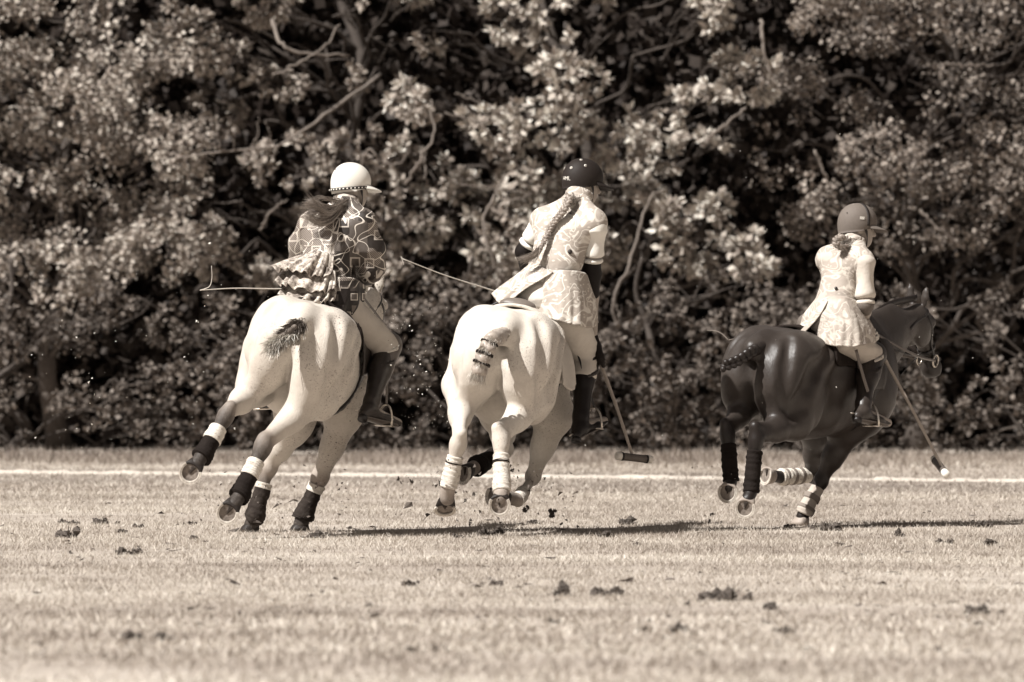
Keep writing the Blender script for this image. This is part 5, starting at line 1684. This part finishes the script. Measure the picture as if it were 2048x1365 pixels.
# right hand with reins
g1 = fist(R1, J1['rwr'], PX((719, 583, 45.02)), V(0.5, 0.2, 0.75), M['glove_white'])
g2 = fist(R1, J1['lwr'], PX((655, 574, 45.24)), V(-1, 0.05, 0.0), M['glove_white'], -1)
whip('pale thin whip pointing left, held by the rider in the patterned jacket',
     [(400, 581, 44.9), (470, 577, 45.0), (555, 578, 45.1), (625, 574, 45.2), (690, 572, 45.28)],
     [(400, 581, 44.9), (410, 578, 44.9), (420, 572, 44.9), (424, 555, 44.9), (423, 532, 44.9)])
stirrup(sd1, [(760, 690, 44.80), (772, 745, 44.80)], PX((768, 852, 44.63)), V(0.12, 0.05, 1), V(0.55, 0.6, 0), 'leather_tan')
stirrup(sd1, [(548, 650, 44.9), (540, 720, 44.95)], PX((528, 818, 44.95)), V(-0.05, 0.05, 1), V(-0.1, 1, 0), 'leather_tan')

# ================= rider on the middle horse
J2 = joints(pelvis=(1082, 602, 44.82), waist=(1110, 532, 44.86), chest=(1132, 468, 44.94), neck=(1154, 403, 45.04), head=(1164, 369, 45.12),
            lsh=(1082, 446, 45.04), rsh=(1190, 450, 44.84), lel=(1050, 505, 45.12), lwr=(1062, 588, 45.32), rel=(1182, 552, 44.92), rwr=(1186, 672, 45.10),
            lhip=(1048, 622, 44.88), rhip=(1118, 622, 44.80), rkn=(1172, 702, 45.12), ran=(1160, 856, 44.92), rtoe=(1208, 842, 45.14),
            lkn=(1000, 690, 45.20), lan=(1010, 800, 45.02), ltoe=(995, 815, 45.24),
            face=(0.91, 0.38, -0.14), headup=(0.16, 0.12, 1))
J2['slim'] = 0.88
person(J2, 'rider in a pale brocade waistcoat and dark helmet on the middle horse')
R2 = J2['root']
breeches(J2, M['white_breeches'], 0.022)
boots(J2, M['boot_dark'], 0.18)
knee_guard(J2, M['boot_dark'], ('r', 'l'), 'boot_dark')
S = SDF(); torso(S, J2, 0.024, k=0.05, low=False)
up, right, fwd = torso_frame(J2)
S.cone(J2['waist'] - right * 0.04, lerp(J2['waist'], J2['pelvis'], 0.4) - right * 0.05, 0.104, 0.116, 0.05)
S.cone(J2['waist'] + right * 0.04, lerp(J2['waist'], J2['pelvis'], 0.4) + right * 0.05, 0.104, 0.116, 0.05)
WS2 = S
wc = cloth(R2, 'waistcoat', S, M['damask2'], 0.0075, 0.006, 26, 16, aniso=(0.7, 0.7, 1.5))
c = J2['neck'] + up * 0.030; aa = np.linspace(0, 2 * math.pi, 26)
obj('collar', *tube(np.array([c + right * math.cos(t) * 0.078 + fwd * math.sin(t) * 0.074 for t in aa]), (0.008, 0.036), 8, flat=up), M['damask2'], wc)
for a in ('l', 'r'):
    sleeve(J2, a, 0.62, M['white_shirt'], 0.072, 0.060, seed=20)
eg = elbow_guard(J2, 'r', M['guard_black'], 0.68, 0.35, 0.056); elbow_guard(J2, 'l', M['guard_black'], 0.80, 0.5, 0.054)
# leaping-cat mark on the right elbow guard (a small white print)
cat = [(-1.0, 0.55), (-0.72, 0.75), (-0.55, 0.45), (-0.15, 0.05), (0.45, -0.10), (0.95, 0.35), (1.0, 0.28), (0.62, -0.30), (0.55, -0.85), (0.42, -0.85), (0.40, -0.40), (0.05, -0.35), (-0.15, -0.60), (-0.30, -1.0), (-0.42, -0.95), (-0.30, -0.40), (-0.60, 0.05), (-0.95, 0.15), (-1.05, 0.30)]
def decal(cpx, cpy, Y, polys, sx, mat, parent, name, tilt=0.0, n=V(0, -1, 0.0)):
    o = P(cpx, cpy, Y); e1 = unit(V(math.cos(tilt), 0.35, math.sin(tilt))); e2 = unit(np.cross(V(0, -1, 0), e1)) * -1
    if e2[2] < 0: e2 = -e2
    v = [o + e1 * a * sx + e2 * b * sx for a, b in polys]; v = v + [p + V(0, 0.003, 0) for p in v]; k = len(polys)
    return obj(name, v, [tuple(range(k)), tuple(range(k, 2 * k))[::-1]] + [(i, (i + 1) % k, k + (i + 1) % k, k + i) for i in range(k)], mat, parent, smooth=False)
decal(1184, 527, 44.862, cat, 0.019, M['band_white'], eg, 'cat_emblem', 0.15)
# coat skirts: split at the back, left flap flying
v, f = sheet([[(1076, 545, 44.72), (1102, 541, 44.68), (1135, 541, 44.66), (1166, 545, 44.76), (1178, 556, 44.92)],
              [(1072, 585, 44.72), (1105, 590, 44.63), (1145, 598, 44.60), (1178, 600, 44.74), (1193, 606, 44.95)],
              [(1070, 630, 44.70), (1108, 640, 44.58), (1148, 650, 44.55), (1180, 656, 44.72), (1196, 646, 44.98)]], 60, 30, 0.007, folds(4, 0.011, 3))
obj('coat_skirt', v, f, M['damask2'], wc)
v, f = sheet([[(1058, 530, 44.92), (1080, 534, 44.74), (1106, 545, 44.66)],
              [(1018, 562, 44.88), (1034, 570, 44.72), (1052, 578, 44.66)],
              [(984, 590, 44.85), (998, 607, 44.70), (1016, 614, 44.62)]], 40, 26, 0.007, folds(2, 0.012, 5))
obj('coat_skirt', v, f, M['damask2'], wc)
for q in ((1140, 504, 44.70), ):
    obj('button', *disc(onto(WS2, PX(q)), V(0.1, -1, 0.2), 0.014, 0.005), M['button'], wc)
obj('brooch', *disc(onto(WS2, PX((1141, 428, 44.80))), V(0.1, -1, 0.3), 0.007, 0.004), M['button'], wc)
helmet(J2, M['helmet_dark'], M['helmet_dark'], 1.02, 0.080)
hel2 = J2['hel'][0]
for a, el in ((150, 22), (195, 22), (105, 34), (128, 58)):
    p, n_ = helmet_pt(J2, a, el, 0.001)
    g = obj('eyelet', *disc(p, n_, 0.0085, 0.0015), M['band_white'], hel2)
    obj('eyelet_hole', *disc(p + unit(n_) * 0.0012, n_, 0.004, 0.0012), M['band_dark'], g)
# lettering on the back of the shell
tv, tf = text_mesh('HML', 0.034)
p0, n_ = helmet_pt(J2, 165, -12, 0.0); z = J2['hel'][2][:, 2]
out = []
for x_, y_, z_ in tv:
    aa_ = 163 - math.degrees(x_ / 0.115)
    p, nn_ = helmet_pt(J2, aa_, -14 + math.degrees(y_ / 0.122), 0.0012 + z_)
    out.append(p)
obj('lettering', out, tf, M['band_white'], hel2, smooth=False)
hub = PX((1142, 402, 44.86))
nape_hair(J2, M['hair'], 41, 320, toward=hub, r=0.0022, jit=0.008)
bpts = [(1140, 394, 44.88), (1128, 420, 44.80), (1112, 440, 44.80), (1098, 462, 44.80), (1088, 484, 44.76), (1078, 500, 44.72)]
bd, bc = braid(R2, bpts, 0.0175, M['hair'])
rts, gds = [], []; end = bc[-1]
for i in range(160):
    rt = end + r.normal(0, 0.008, 3); tgt = P(1050 + 12 * r.normal(), 522 + 5 * r.normal(), 44.70 + 0.02 * r.normal())
    rts.append(rt); gds.append([rt, lerp(rt, tgt, 0.5) + V(0, -0.01, -0.01), tgt])
v, f, tn = strands(rts, gds, 0.0018, 14, n=8, jit=0.012); obj('braid_tuft', v, f, M['hair'], bd, tone=tn, smooth=False)
fist(R2, J2['rwr'], PX((1197, 718, 45.12)), PX((1265, 915, 45.12)) - PX((1197, 718, 45.12)), M['glove_dark'], -1)
fist(R2, J2['lwr'], PX((1062, 606, 45.36)), V(1, 0.1, -0.33), M['glove_dark'], -1)
mallet('cane polo mallet hanging from the middle rider with its head sideways', (1197, 718, 45.12), (1266, 916, 45.10), (1232, 912, 45.04), (1304, 920, 45.16), (1186, 690, 45.12))
whip('pale thin whip pointing left, held by the rider with the long braid', [(805, 518, 44.9), (890, 551, 45.05), (985, 581, 45.2), (1062, 606, 45.36), (1090, 614, 45.4)],
     [(805, 518, 44.9), (802, 514, 44.9), (806, 524, 44.9), (807, 530, 44.9)])
stirrup(sd2, [(1150, 690, 45.02), (1172, 760, 45.00)], PX((1186, 858, 45.03)), V(0.05, 0.1, 1), V(0.5, 0.8, 0.2), 'leather_black')
stirrup(sd2, [(1010, 660, 45.1), (1006, 740, 45.15)], PX((1000, 828, 45.16)), V(0, 0.05, 1), V(-0.2, 1, 0), 'leather_black')

# ================= rider on the dark horse
J3 = joints(pelvis=(1656, 652, 46.18), waist=(1676, 592, 46.22), chest=(1692, 536, 46.30), neck=(1706, 490, 46.33), head=(1714, 457, 46.38),
            lsh=(1652, 520, 46.46), rsh=(1728, 527, 46.14), lel=(1668, 592, 46.62), lwr=(1720, 640, 46.72), rel=(1731, 610, 46.12), rwr=(1724, 650, 46.30),
            lhip=(1640, 668, 46.34), rhip=(1684, 670, 46.08), rkn=(1742, 712, 46.34), ran=(1724, 826, 46.05), rtoe=(1776, 846, 46.26),
            lkn=(1700, 705, 46.85), lan=(1690, 815, 46.65), ltoe=(1735, 830, 46.85),
            face=(0.96, 0.24, -0.08), headup=(0.10, 0.08, 1))
J3['slim'] = 0.62
person(J3, 'rider in a pale paisley coat and mid-toned helmet on the dark horse')
R3 = J3['root']
breeches(J3, M['tan_breeches'], 0.010)
boots(J3, M['boot_brown'])
knee_guard(J3, M['boot_brown'], ('r', 'l'))
S = SDF(); torso(S, J3, 0.018, k=0.05)
ct = cloth(R3, 'coat', S, M['damask3'], 0.0075, 0.006, 26, 26, aniso=(0.7, 0.7, 1.6))
up, right, fwd = torso_frame(J3)
c = J3['neck'] + up * 0.024; aa = np.linspace(0, 2 * math.pi, 26)
obj('collar', *tube(np.array([c + right * math.cos(t) * 0.070 + fwd * math.sin(t) * 0.068 for t in aa]), (0.007, 0.032), 8, flat=up), M['damask3'], ct)
for a in ('l', 'r'):
    sleeve(J3, a, 0.86, M['white_shirt'] if a == 'l' else M['white_breeches'], 0.062, 0.054, seed=22)
elbow_guard(J3, 'r', M['guard_grey'], 0.95, 0.75, 0.046)
v, f = sheet([[(1650, 598, 46.08), (1670, 592, 46.05), (1692, 594, 46.05), (1712, 602, 46.13), (1722, 612, 46.3)],
              [(1640, 645, 46.02), (1672, 648, 45.95), (1706, 650, 45.95), (1734, 652, 46.08), (1744, 655, 46.3)],
              [(1634, 684, 45.99), (1668, 692, 45.91), (1708, 694, 45.90), (1742, 688, 46.04), (1752, 684, 46.3)]], 60, 30, 0.007, folds(4, 0.010, 7))
obj('coat_skirt', v, f, M['damask3'], ct)
v, f = sheet([[(1632, 598, 46.30), (1642, 598, 46.16), (1656, 602, 46.05)],
              [(1612, 634, 46.26), (1622, 636, 46.10), (1636, 634, 46.00)],
              [(1586, 664, 46.22), (1596, 668, 46.06), (1608, 664, 45.97)]], 40, 26, 0.007, folds(2, 0.008, 9))
obj('coat_skirt', v, f, M['damask3'], ct)
obj('button', *disc(PX((1672, 577, 46.10)), V(-0.1, -1, 0.2), 0.010, 0.004), M['button'], ct)
helmet(J3, M['helmet_mid'], M['helmet_mid'], 1.0, 0.078)
hel3, h3, RH3, _ = J3['hel']
q = np.array([helmet_pt(J3, 70, e_, 0.002)[0] for e_ in np.linspace(-10, 82, 20)])
obj('panel_seam', *tube(q, (0.002, 0.010), 6, flat=RH3[:, 0]), M['band_dark'], hel3)
p, n_ = helmet_pt(J3, 92, 10, 0.002); tg = unit(np.cross(RH3[:, 2], n_))
mb = MB()
for dz in (-0.006, 0.0, 0.006):
    c = p + RH3[:, 2] * dz + unit(n_) * 0.002
    mb.add([c - tg * 0.015 - RH3[:, 2] * 0.002, c + tg * 0.015 - RH3[:, 2] * 0.002, c + tg * 0.018 + RH3[:, 2] * 0.002, c - tg * 0.012 + RH3[:, 2] * 0.002], [(0, 1, 2, 3)])
obj('striped_badge', *mb.get(), M['band_white'], hel3, smooth=False)
p, n_ = helmet_pt(J3, 140, 24); obj('vent', *disc(p, n_, 0.004), M['band_dark'], hel3)
hub = PX((1692, 486, 46.22))
nape_hair(J3, M['hair'], 51, 260, toward=hub, r=0.0022)
# plait looped up under the helmet
braid(R3, [(1684, 474, 46.18), (1672, 482, 46.14), (1680, 494, 46.14), (1696, 492, 46.18)], 0.020, M['hair'], 'looped_plait')
fist(R3, J3['rwr'], PX((1741, 668, 46.36)), PX((1890, 945, 46.36)) - PX((1741, 668, 46.36)), M['glove_white'], -1)
fist(R3, J3['lwr'], PX((1700, 650, 46.74)), V(1, 0.1, 0.15), M['glove_white'], -1)
mallet('cane polo mallet swung forward by the rider on the dark horse', (1736, 660, 46.36), (1888, 942, 46.36), (1868, 918, 46.78), (1893, 950, 46.16), (1724, 634, 46.36))
whip('thin dull whip pointing left over the dark horse\'s rump', [(1457, 681, 46.2), (1500, 672, 46.4), (1590, 660, 46.6), (1700, 650, 46.74)],
     [(1457, 681, 46.2), (1444, 668, 46.2), (1430, 662, 46.2), (1414, 661, 46.2)], 'whip_dark', 0.005, 0.0035)
stirrup(sd3, [(1712, 700, 46.02), (1728, 758, 46.06)], PX((1744, 852, 46.14)), V(0, 0.0, 1), V(0.7, 0.6, 0), 'leather_tan')
stirrup(sd3, [(1690, 690, 46.75), (1690, 760, 46.8)], PX((1715, 842, 46.8)), V(0, 0, 1), V(0.7, 0.6, 0), 'leather_tan')

# ================= bridles and reins
def bridle(H, label, hand, rings=True):
    hd, sdv, upf, Lh = H['head']; hw = H['hw']; s = H['F'].s; S = H['S']
    root = empty('bridle', hw(0.6, 0, 0), label, 'bridle')
    def ringat(a, tilt=0.0, off=0.004, n=36):
        """strap round the head at station a, fitted to the skin"""
        c = hw(a, 0, -0.03); q = []
        for t in np.linspace(0, 2 * math.pi, n):
            d_ = sdv * math.cos(t) + unit(upf + hd * tilt) * math.sin(t)
            rr = np.linspace(0.0, 0.22, 60); X = c + rr[:, None] * d_
            ins = np.where(S.at(X) < 0)[0]; k = ins[-1] if len(ins) else 20
            q.append(X[k] + d_ * off)
        return np.array(q)
    q = ringat(0.62); obj('noseband', *tube(q, (0.004, 0.016), 6, flat=hd), M['leather_black'], root)
    q2 = ringat(0.06, 0.35); 
    obj('headpiece', *tube(q2, (0.004, 0.013), 6, flat=hd), M['leather_black'], root)
    for y in (-1, 1):
        bit = hw(0.80, y * 0.062, -0.035)
        X = []
        for t in np.linspace(0, 1, 14):
            c = hw(0.08 + t * 0.70, 0, -0.02 - 0.01 * t); d_ = sdv * y
            rr = np.linspace(0.0, 0.2, 60); Y_ = c + rr[:, None] * d_; ins = np.where(S.at(Y_) < 0)[0]; k = ins[-1] if len(ins) else 15
            X.append(Y_[k] + d_ * 0.006)
        obj('cheekpiece', *tube(np.array(X), (0.003, 0.011), 6, flat=unit(np.cross(hd, sdv))), M['leather_black'], root)
        aa = np.linspace(0, 2 * math.pi, 22)
        bc_ = X[-1] + sdv * y * 0.006
        obj('bit_ring', *tube(np.array([bc_ + hd * math.cos(t) * 0.038 + upf * math.sin(t) * 0.038 for t in aa]), 0.0062, 6), M['metal'], root)
        hnd = PX(hand)
        mid = lerp(bc_, hnd, 0.5) + V(0, 0, -0.05) + H['F'].d(0, -y, 0) * 0.10
        obj('rein', *tube(spline([bc_, mid, hnd], 24), (0.003, 0.010), 6, flat=V(0, 0, 1)), M['leather'], root)
    return root
bridle(H1, 'dark bridle and reins on the left horse', (719, 585, 45.05))
bridle(H2, 'bridle and reins on the near-white middle horse', (1065, 606, 45.40))
br3 = bridle(H3, 'black bridle with rings and reins on the dark horse', (1728, 655, 46.42))
# loose rein end looping below the neck of the dark horse
q = spline([PX(p) for p in [(1842, 705, 47.0), (1815, 735, 46.95), (1790, 762, 46.9), (1768, 772, 46.8), (1748, 760, 46.6), (1742, 730, 46.5), (1735, 690, 46.45)]], 40)
obj('rein', *tube(q, (0.003, 0.009), 6, flat=V(0, 1, 0)), M['leather_black'], br3)
q = spline([PX(p) for p in [(1760, 682, 46.7), (1790, 700, 46.85), (1820, 710, 47.0), (1845, 716, 47.1)]], 30)
obj('martingale', *tube(q, (0.003, 0.010), 6, flat=V(0, 1, 0)), M['leather_black'], br3)

# ------------------------------------------------------------------ turf clods kicked up by the hooves
def clod_mesh(seed, blades_n=34):
    """ragged lump of earth and roots: jagged bits with torn grass"""
    r = np.random.default_rng(seed); mb = MB()
    for b in range(12):
        c = r.normal(0, 1, 3) * V(0.55, 0.45, 0.20) + V(0, 0, 0.2); s_ = r.uniform(0.14, 0.36)
        n, m = 7, 5; v = []
        for i in range(m):
            th = math.pi * i / (m - 1)
            for j in range(n):
                a = 2 * math.pi * j / n; k = s_ * (1 + 0.38 * r.normal())
                v.append(c + V(math.sin(th) * math.cos(a) * k, math.sin(th) * math.sin(a) * k, math.cos(th) * k * 0.8))
        mb.add(v, grid_faces(m, n, True))
    for i in range(blades_n):
        a = r.uniform(0, 6.28); c = V(math.cos(a) * 0.5 * r.random(), math.sin(a) * 0.5 * r.random(), 0.2)
        d = unit(V(math.cos(a), math.sin(a), r.uniform(-0.1, 1.2))); s_ = unit(np.cross(d, V(0, 0, 1))) * 0.07; L = r.uniform(0.6, 1.3)
        mb.add([c - s_, c + s_, c + d * L + V(0, 0, -0.1)], [(0, 1, 2)])
    vv, ff = mb.get()
    me = raw_mesh('clod', vv, ff, False); me.materials.append(M['clod'])
    return me
CM = [clod_mesh(s_) for s_ in range(90, 96)]
def put_clod(name, label, px, py, w, k, Y=None, flat=0.5, grp='clods lying on the pitch', cat='clod'):
    Yg = ground_y(py) if Y is None else Y
    p = P(px, py, Yg); s_ = w / 2 / FPX * Yg / 1.1
    o = bpy.data.objects.new(name, CM[k % len(CM)]); COL.objects.link(o)
    o.location = p if Y is not None else (p[0], p[1], -0.2 * s_ * flat)
    o.scale = (s_, s_ * 0.9, s_ * flat * 1.6)
    o.rotation_euler = (0, 0, k * 1.3) if Y is None else (k * 0.7, k * 1.1, k * 0.9)
    o['label'] = label; o['category'] = cat; o['group'] = grp
LYING = [
 ('small dark clod at the far left edge of a row of clods', 122, 1047, 22), ('low dark clod second from the left edge', 144, 1050, 30),
 ('big dark clod left of the left horse\'s hind hooves', 202, 1049, 46), ('small flat clod between the big left clod and the hooves', 279, 1056, 26),
 ('wide flat turf scrap below the big left clod', 134, 1076, 62), ('tiny clod just below the big left clod', 240, 1067, 24),
 ('tiny isolated clod low at the left', 142, 1108, 14), ('flat turf scrap on the darker strip at the left', 264, 1110, 50),
 ('small clod just left of the lowest hind hoof', 380, 1050, 26), ('small clod under the lowest hind hoof of the left horse', 386, 1080, 28),
 ('torn turf just right of the left horse\'s front hoof', 630, 1077, 44), ('small clod between the two grey horses', 700, 1058, 14),
 ('tiny clod between the two grey horses, nearer the camera', 742, 1214, 20), ('flat clod below the gap between the grey horses', 822, 1172, 40),
 ('low clod beneath the middle horse, in the blurred band', 992, 1172, 40), ('wide torn clod under the middle horse\'s hind hooves', 976, 1072, 58),
 ('small torn clod left of the wide one under the middle horse', 916, 1077, 28), ('small clod right of the middle horse\'s hooves', 1070, 1049, 26),
 ('rounded blurred clod in the right foreground group, leftmost', 1120, 1192, 64), ('tall blurred clod beside the leftmost foreground clod', 1207, 1192, 62),
 ('widest blurred clod in the centre right foreground', 1453, 1202, 94), ('flat blurred scrap right of the widest foreground clod', 1542, 1220, 46),
 ('small clod in the near foreground left of centre', 269, 1280, 54), ('second near foreground clod, right of a similar one', 325, 1282, 46),
 ('near foreground clod right of centre', 1352, 1266, 48), ('near foreground clod below the dark horse', 1566, 1268, 46),
 ('large blurred clod at the right edge of the foreground', 1955, 1230, 70), ('tiny foreground clod at the bottom centre', 880, 1302, 36),
 ('upright clod left of the dark horse\'s hooves', 1436, 1050, 22), ('clod at the far right edge beyond the dark horse', 1962, 1056, 38),
 ('flat turf scrap right of the dark horse\'s front hoof', 1800, 1074, 36), ('flat turf scrap nearer the right edge', 1893, 1088, 34),
 ('turf scrap below the dark horse\'s front hoof', 1676, 1092, 26), ('dark clod touching the right edge of the picture', 1980, 1092, 44),
 ('low turf scrap midway between middle and dark horse', 1252, 1050, 48), ('round turf tuft midway between middle and dark horse', 1214, 1075, 36),
 ('tiny clod on its own right of the round turf tuft', 1276, 1092, 20), ('loose turf beside the dark horse\'s planted hoof', 1580, 1056, 26),
 ('wide scrap of torn turf right of the planted dark hoof', 1660, 1062, 60)]
for i, (lb, px, py, w) in enumerate(LYING):
    put_clod('turf_clod', lb, px, py, w * 1.15, i, flat=0.62)
FLYING = [
 ('dark clod in the air right of the middle horse\'s hind hoof', 1050, 1020, 24, 44.6), ('ragged clod flying right of the middle horse\'s front hoof', 1108, 1030, 34, 44.7),
 ('small clod flying left of the middle horse, upper of two', 796, 958, 12, 44.2), ('stringy clod flying left of the middle horse, right of a smaller one', 822, 962, 14, 44.2),
 ('crumb in the air under the middle horse\'s left hind hoof', 930, 1000, 9, 44.2), ('crumb in the air between the middle horse\'s hind hooves', 948, 988, 12, 44.2),
 ('crumb falling below the middle horse\'s hind legs', 941, 1040, 10, 44.3), ('crumb flying right of the middle horse\'s front leg', 1088, 958, 10, 45.0),
 ('crumb beside the shin of the middle horse\'s front leg', 1060, 982, 10, 44.8), ('dark crumb between the middle horse\'s hind legs', 1026, 940, 14, 44.4),
 ('crumb in the air below the dark horse\'s left hind hoof', 1420, 1042, 12, 45.4), ('crumb above the upright clod by the dark horse', 1424, 1030, 12, 45.4)]
for i, (lb, px, py, w, Y) in enumerate(FLYING):
    put_clod('turf_clod', lb, px, py, w * 0.8, i + 3, Y, 0.8, 'clods flying in the air')
# fine airborne grit and chaff: past counting
r = np.random.default_rng(99); mb = MB()
def specks(n, x0, x1, y0, y1, Y0, Y1, s0, s1):
    for i in range(n):
        p = P(r.uniform(x0, x1), y0 + (y1 - y0) * r.random(), r.uniform(Y0, Y1)); s_ = r.uniform(s0, s1) * (0.5 + r.random() ** 2)
        R_ = r.normal(size=(4, 3)) * s_
        mb.add(p + R_, [(0, 1, 2), (0, 2, 3), (0, 3, 1), (1, 3, 2)])
specks(150, 770, 900, 700, 1040, 43.6, 44.6, 0.0016, 0.004)
specks(150, 860, 1150, 920, 1060, 43.6, 45.0, 0.002, 0.008)
specks(120, 660, 840, 560, 1000, 43.6, 45.0, 0.0014, 0.0032)
specks(40, 1380, 1480, 900, 1060, 45.0, 46.0, 0.002, 0.005)
specks(110, 380, 720, 900, 1070, 43.4, 45.0, 0.002, 0.007)
specks(70, 790, 1130, 930, 1060, 43.7, 45.0, 0.005, 0.012)
specks(50, 400, 700, 960, 1075, 43.4, 45.0, 0.005, 0.011)
v, f = mb.get(); obj('airborne_grit', v, f, M['clod'], smooth=False, kind='stuff', label='fine dark grit thrown up behind the horses', cat='grit')
mb = MB()
specks(110, 60, 480, 480, 900, 43.6, 46.0, 0.0016, 0.004)
specks(150, 780, 900, 600, 860, 43.6, 45.0, 0.0016, 0.004)
specks(110, 480, 2000, 250, 900, 44.0, 47.0, 0.0014, 0.003)
v, f = mb.get(); obj('airborne_chaff', v, f, M['white_shirt'], smooth=False, kind='stuff', label='pale grass chaff floating behind the horses', cat='chaff')

# crumbs of earth too many to count, scattered over the turf
mb = MB()
for i in range(700):
    py = 985 + 330 * r.random() ** 1.3; Yg = ground_y(py); p = P(r.uniform(-60, 2110), py, Yg); s_ = r.uniform(0.006, 0.020) * (0.5 + r.random() ** 2)
    R_ = r.normal(size=(5, 3)) * s_ * V(1, 1, 0.5); R_[:, 2] = np.abs(R_[:, 2])
    mb.add(V(p[0], p[1], 0.006) + R_, [(0, 1, 2), (0, 2, 3), (0, 3, 1), (1, 3, 2), (0, 4, 2), (1, 4, 3)])
v, f = mb.get(); obj('turf_crumbs', v, f, M['clod'], smooth=False, kind='stuff', label='small dark earth crumbs scattered across the pitch', cat='crumbs')
